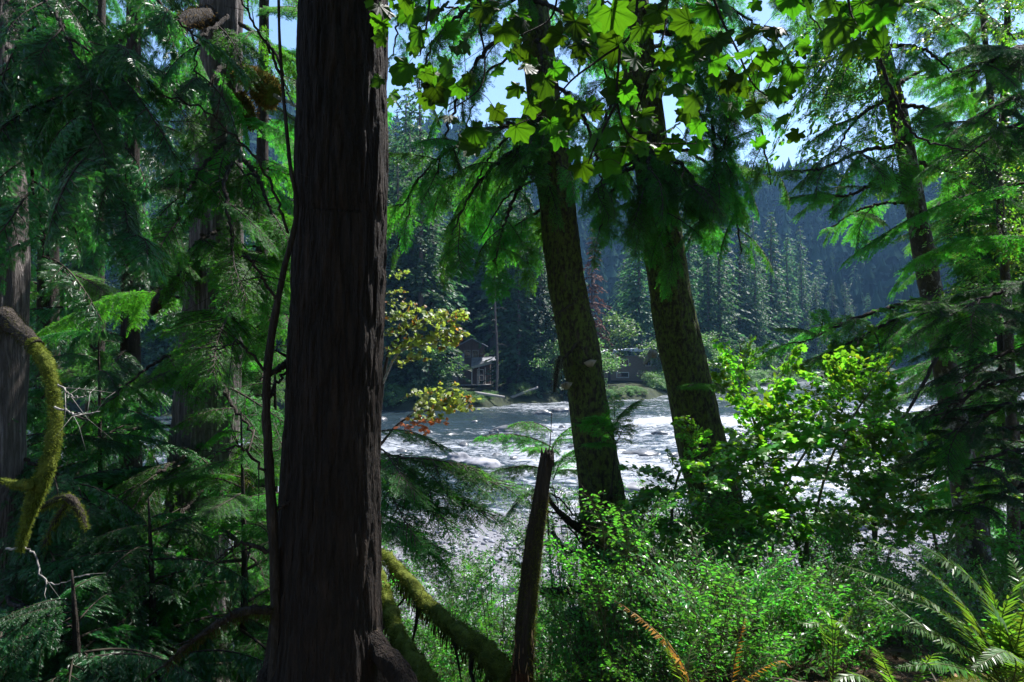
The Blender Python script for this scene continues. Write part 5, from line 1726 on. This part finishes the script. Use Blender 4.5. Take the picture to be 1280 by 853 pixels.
# ------------------------------------------------------------------ vine maples, sunlit, right of centre
VM = [
    ((1005, 760, 6.2), [[(1005, 700), (1020, 640), (1040, 570), (1080, 500), (1120, 450)], [(1008, 660), (985, 610), (960, 560), (930, 500)], [(1000, 690), (960, 640), (920, 590)]],
     [(1040, 560, 6.1, 960, 540, 5.6), (1040, 560, 6.1, 1000, 500, 5.7), (1060, 520, 6.1, 1010, 470, 5.8), (1080, 490, 6.2, 1120, 440, 5.8), (1080, 500, 6.2, 1060, 440, 5.8), (1060, 540, 6.1, 1110, 530, 5.7), (1040, 570, 6.1, 1090, 570, 5.6), (1030, 600, 6.1, 960, 600, 5.6), (1030, 600, 6.1, 1080, 620, 5.6),
      (985, 610, 6.1, 900, 560, 5.5), (985, 610, 6.1, 940, 640, 5.6), (960, 560, 6.1, 920, 500, 5.7), (960, 560, 6.1, 890, 600, 5.5), (960, 560, 6.1, 980, 480, 5.8), (930, 500, 6.1, 905, 450, 5.9), (1000, 650, 6.1, 1060, 680, 5.6), (1000, 660, 6.1, 920, 690, 5.5), (1080, 500, 6.1, 1140, 560, 5.7), (1020, 640, 6.1, 1090, 660, 5.6), (1050, 540, 6.1, 1010, 560, 5.5), (1040, 560, 6.1, 940, 570, 5.4), (1000, 690, 6.1, 960, 620, 5.5), (950, 540, 6, 1000, 520, 5.6)],
     'largest sunlit vine maple, forking right of the leaning hemlock pair'),
    ((860, 760, 5.6), [[(855, 700), (840, 650), (850, 590), (880, 560)], [(860, 720), (890, 670), (930, 620)]],
     [(850, 620, 5.6, 790, 640, 5.2), (850, 610, 5.6, 800, 590, 5.3), (860, 590, 5.6, 920, 570, 5.3), (850, 600, 5.6, 880, 540, 5.4), (850, 640, 5.6, 910, 640, 5.2), (850, 660, 5.6, 780, 680, 5.1), (860, 680, 5.6, 930, 690, 5.1), (880, 640, 5.6, 960, 640, 5.2), (840, 650, 5.6, 870, 700, 5.0), (860, 620, 5.6, 820, 640, 5.0), (860, 600, 5.5, 900, 610, 5.0), (870, 560, 5.6, 850, 545, 5.4), (830, 700, 5.6, 770, 720, 5.1), (870, 690, 5.5, 860, 750, 5.0)],
     'vine maple with yellow tinged leaves in front of the farther leaning trunk'),
    ((1180, 720, 7.5), [[(1170, 680), (1150, 630), (1120, 600)], [(1185, 680), (1210, 620), (1240, 580)]],
     [(1150, 630, 7.4, 1100, 600, 6.9), (1150, 630, 7.4, 1190, 590, 7.0), (1130, 610, 7.4, 1080, 640, 6.9), (1200, 640, 7.4, 1250, 600, 6.9), (1200, 640, 7.4, 1160, 660, 6.9), (1220, 610, 7.4, 1280, 630, 6.9), (1170, 660, 7.4, 1110, 680, 6.9), (1190, 660, 7.4, 1240, 680, 6.9), (1150, 600, 7.3, 1180, 540, 7.0), (1150, 620, 7.3, 1120, 560, 6.9)],
     'shaded vine maple under the dark layered boughs at right'),
    ((965, 700, 8.2), [[(960, 640), (950, 560), (930, 480), (925, 430)], [(970, 640), (1010, 560), (1050, 500), (1085, 450)]],
     [(940, 520, 8.1, 900, 470, 7.7), (930, 470, 8.1, 960, 430, 7.8), (930, 480, 8.1, 900, 430, 7.8), (945, 540, 8.1, 1000, 520, 7.6), (950, 560, 8.1, 900, 540, 7.6), (1010, 560, 8.1, 970, 500, 7.7), (1020, 540, 8.1, 1060, 470, 7.8), (1040, 510, 8.1, 1000, 460, 7.8), (1060, 490, 8.1, 1110, 450, 7.8), (1050, 500, 8.1, 1040, 430, 7.9), (1030, 530, 8.1, 1090, 520, 7.7), (990, 590, 8.1, 1040, 590, 7.6), (960, 620, 8.1, 910, 610, 7.6), (960, 600, 8.1, 990, 560, 7.6), (975, 640, 8.1, 1030, 640, 7.6)],
     'vine maple farther down the bank, standing before the white riffle'),
    ((1095, 700, 7.0), [[(1095, 640), (1100, 570), (1090, 500)], [(1090, 650), (1060, 600), (1050, 570)]],
     [(1098, 580, 7, 1050, 540, 6.5), (1098, 570, 7, 1140, 520, 6.6), (1095, 540, 7, 1070, 480, 6.6), (1092, 520, 7, 1120, 470, 6.7), (1097, 600, 7, 1150, 600, 6.5), (1070, 610, 7, 1020, 600, 6.5), (1095, 640, 7, 1130, 650, 6.4), (1080, 640, 7, 1040, 660, 6.4), (1095, 560, 7, 1060, 580, 6.4), (1096, 600, 7, 1080, 640, 6.3)],
     'vine maple close left of the dark layered boughs')]
for k, (b, stems, br, lab) in enumerate(VM):
    c = P(*b)
    t = thing('vine_maple', lab, 'maple', (c.x, c.y, float(ground_z(c.x, c.y)) - .05))
    for i, st in enumerate(stems):
        rows = [[c.x, c.y, t.location.z, .018]] + [list(P(x, y, b[2])) + [.014 * (1 - j / len(st)) + .003] for j, (x, y) in enumerate(st)]
        limb(t, rows, [M['stem_green'], M['moss']], 'stem', 30, 7, .2, 0, seed=i)
    px_boughs(t, br, VINE, L=1.0, ws=.95, name='leafy_branch', seed=100 + k)
    rr = random.Random(k)
    px_boughs(t, [(q[0], q[1], q[2], q[3] + rr.uniform(-50, 50), q[4] + rr.uniform(-45, 35), q[5] + rr.uniform(-.1, .5)) for q in br], VINE, L=1.0, ws=.9, name='leafy_branch', seed=110 + k)

# ------------------------------------------------------------------ low leafy shrubs on the bank
shrub_spots = []
rng = random.Random(29)
for k in range(30):
    shrub_spots.append((rng.uniform(690, 1060), rng.uniform(3.8, 5.6)))
for k in range(36):
    shrub_spots.append((rng.uniform(485, 770), rng.uniform(5.6, 9.5)))
for k in range(26):
    shrub_spots.append((rng.uniform(770, 1090), rng.uniform(5.4, 8)))
for k in range(120):
    y = rng.uniform(3.7, 11.5)
    lo, hi = (-.9, .75)
    px = rng.uniform(470, 1330)
    if 470 < px < 780 and (y < 6 or rng.random() < .5):
        continue
    shrub_spots.append((px, y))
for k in range(26):
    shrub_spots.append((rng.uniform(475, 800), rng.uniform(5.6, 11)))
for k in range(8):
    shrub_spots.append((rng.uniform(20, 460), rng.uniform(6, 11)))
groups = 'low leafy shrubs on the bank'
mb = MB()
tube(mb, smooth_path([(0, 0, 0), (.3, .03, .02), (.7, -.02, .01), (1, 0, 0)], 12), np.linspace(.006, .002, 12), 5)
STEM = mb.mesh('stem', M['stem_green'])
for k, (px, d) in enumerate(shrub_spots):
    x = (px - 640) / F_PX * d
    z = float(ground_z(x, d))
    lowview = 480 < px < 780
    if 590 < px < 720 and d < 4.6:
        continue
    t = thing('leafy_shrub', 'low green leafy shrub among many on the sloping bank', 'shrub', (x, d, z), groups)
    h = rng.uniform(.5, .95)
    if lowview:
        h = max(.35, (1.7 - d * (rng.uniform(.22, .46) if px < 650 else rng.uniform(.15, .45))) - z)
    elif d > 5.4 and px < 1120:
        h = max(.4, (1.7 - d * rng.uniform(.15, .36)) - z)
    nb = rng.randint(6, 9) + int(h > 1.3) * 3
    base = Vector((x, d, z))
    for i in range(nb):
        a = rng.uniform(0, 6.28)
        ln = rng.uniform(.45, .75)
        top = max(.3, h * (rng.uniform(.35, 1.0)))
        e = base + Vector((math.cos(a) * ln * .7, math.sin(a) * ln * .7, top))
        s = base + Vector((math.cos(a) * .12, math.sin(a) * .12, max(0, top - ln * .75)))
        place(t, rng.choice(SHR), s, e, 1.0, rng.uniform(.9, 1.15), rng.uniform(-.4, .4), 'leafy_branch')
        if top - ln * .75 > .1:
            place(t, STEM, base, s, 1.0, .8, 0, 'stem')

# ------------------------------------------------------------------ sword ferns
def pinna(asym=0):
    n = 7
    u = np.linspace(0, 1, n)
    w = .085 * (1 - u) ** .75 + .004
    zc = -.08 * u ** 2
    xb = u
    yb = .10 * u ** 1.6
    V = np.vstack([np.stack([xb, yb + w, zc], -1), np.stack([xb, yb - w, zc], -1), [[.04, .17, .0]]])
    Fq = [[i, i + 1, n + i + 1, n + i] for i in range(n - 1)]
    return V, np.array(Fq), np.array([[0, 2 * n, 1]])


def frond(root, pts, mat, plen, name='frond', seed=0, roll=0.0, curl=0.0, twist=0.0, n=None, label=None):
    """rachis through points, with two comb rows of pinnae"""
    r = np.random.default_rng(seed)
    q = smooth_path([list(p) for p in pts], 60)
    t, a, b = frames(q)
    seg = np.linalg.norm(np.diff(q, axis=0), axis=1)
    ln = seg.sum()
    mb = MB()
    tube(mb, q, np.linspace(.0034, .0008, 60), 5, 1)
    n = n or int(ln / .0165)
    u = .10 + .90 * (np.arange(n) + .3) / n
    i = np.clip((u * 59).astype(int), 0, 58)
    pv, pf, pt = pinna()
    up = np.array([0, 0, 1.0])
    for s in (-1, 1):
        T = t[i]
        side = np.cross(T, up)
        side /= np.linalg.norm(side, axis=1)[:, None]
        nrm = np.cross(side, T)
        cr = roll + twist * u
        sd = side * np.cos(cr)[:, None] + nrm * np.sin(cr)[:, None]
        nn = np.cross(sd, T)
        prof = np.minimum(1, .35 + u * 3.0) * np.clip(1.02 - u, 0, 1) ** .55
        L = plen * prof * (.92 + .16 * r.random(n))
        ang = np.radians(72 - 25 * u + 5 * r.standard_normal(n))
        d = sd * (s * np.sin(ang))[:, None] + T * np.cos(ang)[:, None] - nn * (.12 + curl * r.random(n))[:, None] + .06 * r.standard_normal((n, 3))
        mt = rigid(q[i], d, nn + .25 * r.standard_normal((n, 3)), L, L * (1.25 if s > 0 else -1.25), L)
        mt = np.asarray(mt)
        if s < 0:
            mt[:, :, 1] *= 1
        mb.inst(pv, pf, mt, 0)
        mb.inst(pv, pt, mt, 0)
    return part(name, mb, [mat, M['stem_green']], root, label)


fern_c = P(1262, 875, 2.75)
t = thing('sword_fern', 'large sword fern with long arching green fronds beside the mossy mound', 'fern', (fern_c.x, fern_c.y, float(ground_z(fern_c.x, fern_c.y)) + .02))
FB = (1262, 868, 2.75)
FR = [([(1215, 770, 2.7), (1150, 705, 2.6), (1085, 674, 2.5)], .085, .25), ([(1205, 785, 2.65), (1130, 735, 2.5), (1045, 704, 2.4)], .085, .2), ([(1262, 800, 2.7), (1225, 735, 2.55), (1180, 700, 2.45), (1138, 677, 2.4)], .105, .6), ([(1230, 800, 2.7), (1170, 758, 2.6), (1100, 733, 2.5)], .08, .1),
      ([(1220, 820, 2.65), (1160, 790, 2.5), (1100, 778, 2.4)], .08, .3), ([(1272, 800, 2.7), (1290, 740, 2.6), (1320, 700, 2.5)], .10, -.4), ([(1250, 790, 2.8), (1240, 740, 2.8), (1225, 705, 2.8)], .09, .2), ([(1290, 820, 2.6), (1330, 780, 2.4), (1370, 770, 2.3)], .10, -.2),
      ([(1225, 845, 2.6), (1175, 830, 2.45), (1120, 835, 2.35)], .085, .3), ([(1270, 830, 2.5), (1255, 815, 2.3), (1215, 838, 2.1)], .085, .1), ([(1240, 830, 2.8), (1190, 775, 2.85), (1120, 745, 2.9)], .085, -.1), ([(1285, 790, 2.8), (1275, 730, 2.9), (1262, 690, 3.0)], .085, .1), ([(1200, 815, 2.7), (1140, 775, 2.75), (1075, 730, 2.8)], .07, .2), ([(1250, 800, 2.75), (1260, 750, 2.7), (1300, 690, 2.6)], .10, -.3)]
for k, (pts, pl, ro) in enumerate(FR):
    frond(t, [P(*FB)] + [P(*q) for q in pts], M['fern'], pl, seed=200 + k, roll=ro, twist=.25)
# small fern with pale fronds at the bottom edge
c = P(1128, 880, 2.5)
t = thing('sword_fern', 'small fern with one pale frond at the bottom edge, left of the large fern', 'fern', (c.x, c.y, float(ground_z(c.x, c.y)) + .02))
for k, pts in enumerate([[(1110, 840, 2.45), (1098, 815, 2.4), (1082, 800, 2.35)], [(1150, 845, 2.45), (1165, 820, 2.4), (1190, 815, 2.35)], [(1085, 850, 2.4), (1060, 845, 2.35), (1040, 856, 2.3)]]):
    frond(t, [P(1128, 880, 2.5)] + [P(*q) for q in pts], M['fern'], .06, seed=230 + k, roll=.2)
# little fern on top of the mound
c = P(1040, 800, 3.4)
t = thing('sword_fern', 'sparse little fern standing just behind the mossy mound', 'fern', (c.x, c.y, float(ground_z(c.x, c.y)) + .0))
cc = (c.x, c.y, t.location.z)
for k, pts in enumerate([[(1030, 790, 3.4), (1005, 780, 3.35), (985, 770, 3.3)], [(1045, 785, 3.4), (1060, 790, 3.3), (1075, 800, 3.25)], [(1040, 780, 3.4), (1030, 765, 3.35), (1025, 755, 3.3)], [(1050, 790, 3.4), (1055, 775, 3.4), (1065, 760, 3.35)]]):
    frond(t, [Vector(cc)] + [P(*q) for q in pts], M['fern'], .05, seed=240 + k, roll=.2)
# dead fern left of the mound
c = P(862, 870, 3.0)
t = thing('sword_fern', 'fern with an orange dead frond leaning left, in front of the leaning hemlocks', 'fern', (c.x, c.y, float(ground_z(c.x, c.y)) + .02))
frond(t, [P(868, 868, 3.0), P(850, 825, 2.95), P(815, 785, 2.9), P(768, 750, 2.85)], M['fern_dead'], .075, 'dead_frond', 251, .5, .3, label='dried orange frond')
for k, (pts, m) in enumerate([([(848, 840, 2.95), (836, 815, 2.9), (830, 790, 2.9)], 'fern'), ([(880, 845, 3.0), (900, 815, 3.0), (925, 800, 3.0)], 'fern'), ([(860, 840, 3.0), (865, 810, 3.05), (885, 785, 3.1)], 'fern')]):
    frond(t, [P(864, 870, 3.0)] + [P(*q) for q in pts], M[m], .055, seed=255 + k, roll=.1)
c = P(915, 860, 3.1)
t = thing('sword_fern', 'withered fern with one curled rust frond at the left end of the mossy mound', 'fern', (c.x, c.y, float(ground_z(c.x, c.y)) + .02))
frond(t, [P(913, 865, 3.1), P(918, 825, 3.1), P(926, 790, 3.1), P(932, 768, 3.1)], M['fern_dead'], .045, 'dead_frond', 261, .6, .9, label='curled rust coloured frond')
frond(t, [P(913, 865, 3.1), P(945, 840, 3.05), P(975, 826, 3.0), P(990, 835, 2.95)], M['fern_dead'], .04, 'dead_frond', 262, .6, .9)

# ------------------------------------------------------------------ forest litter
mb = MB()
r = np.random.default_rng(5)
n = 9000
y = r.uniform(1.8, 9, n)
x = r.uniform(-1, 1, n) * (.4 + y * .85)
z = ground_z(x, y) + r.uniform(0, .012, n)
qv, qf = quad_leaf(.45)
a = r.uniform(0, 6.28, n)
mb.inst(qv, qf, rigid(np.stack([x, y, z], -1), np.stack([np.cos(a), np.sin(a), .25 * r.standard_normal(n)], -1), np.array([0, 0, 1.0]) + .4 * r.standard_normal((n, 3)), .02 + .05 * r.random(n) ** 2), 0)
n = 3500
y = r.uniform(2.0, 6, n)
x = r.uniform(-1, 1, n) * (.4 + y * .8)
z = ground_z(x, y) + .004
a = r.uniform(0, 6.28, n)
mb.inst(np.array([[0, -.02, 0], [0, .02, 0], [1, .012, .02], [1, -.012, .02]]), np.array([[0, 1, 2, 3]]), rigid(np.stack([x, y, z], -1), np.stack([np.cos(a), np.sin(a), .2 * r.standard_normal(n)], -1), np.array([0, 0, 1.0]), .05 + .16 * r.random(n) ** 2), 1)
o = link('litter', mb.mesh('litter', [plain_mat('dry_leaf', (.09, .05, .025), (.22, .13, .06), 30, rand=.6), M['twig']]))
tag(o, 'brown fallen leaves and twigs on the forest floor', 'litter', kind='stuff')
mb = MB()
n = 26000
x = r.uniform(.35, 2.6, n)
y = r.uniform(2.2, 3.4, n)
keep = fbm(np.stack([x * 2.2, y * 2.2, x * 0], -1), 3, 41) > .47
x, y = x[keep], y[keep]
n = len(x)
v = np.array([[0, -.06, 0], [0, .06, 0], [.6, .04, .08], [1, 0, 0]])
mb.inst(v, np.array([[0, 1, 2], [0, 2, 3]]), rigid(np.stack([x, y, ground_z(x, y) - .003], -1), np.stack([.8 * r.standard_normal(n), .8 * r.standard_normal(n), 1 + .3 * r.standard_normal(n)], -1), np.stack([r.standard_normal(n), r.standard_normal(n), .1 + 0 * x], -1), .012 + .02 * r.random(n)), 0)
o = link('moss', mb.mesh('moss', M['moss']))
tag(o, 'yellow green moss over the low mound at the lower right', 'moss', kind='stuff')

# ------------------------------------------------------------------ air
HAZE = .0002
mb = MB()
box(mb, (100, 390, 90), (1900, 1120, 250))
hz = link('haze', None)
bpy.data.objects.remove(hz)
mh, nth, prh = new_mat('haze')
nth.nodes.remove(prh)
pv = nth.nodes.new('ShaderNodeVolumePrincipled')
pv.inputs['Color'].default_value = (.26, .54, 1.0, 1)
pv.inputs['Density'].default_value = HAZE
pv.inputs['Anisotropy'].default_value = .2
nth.links.new(pv.outputs[0], nth.nodes['Material Output'].inputs['Volume'])
hz = link('haze', mb.mesh('haze', mh))
tag(hz, 'thin blue haze in the valley air', 'haze', kind='stuff')
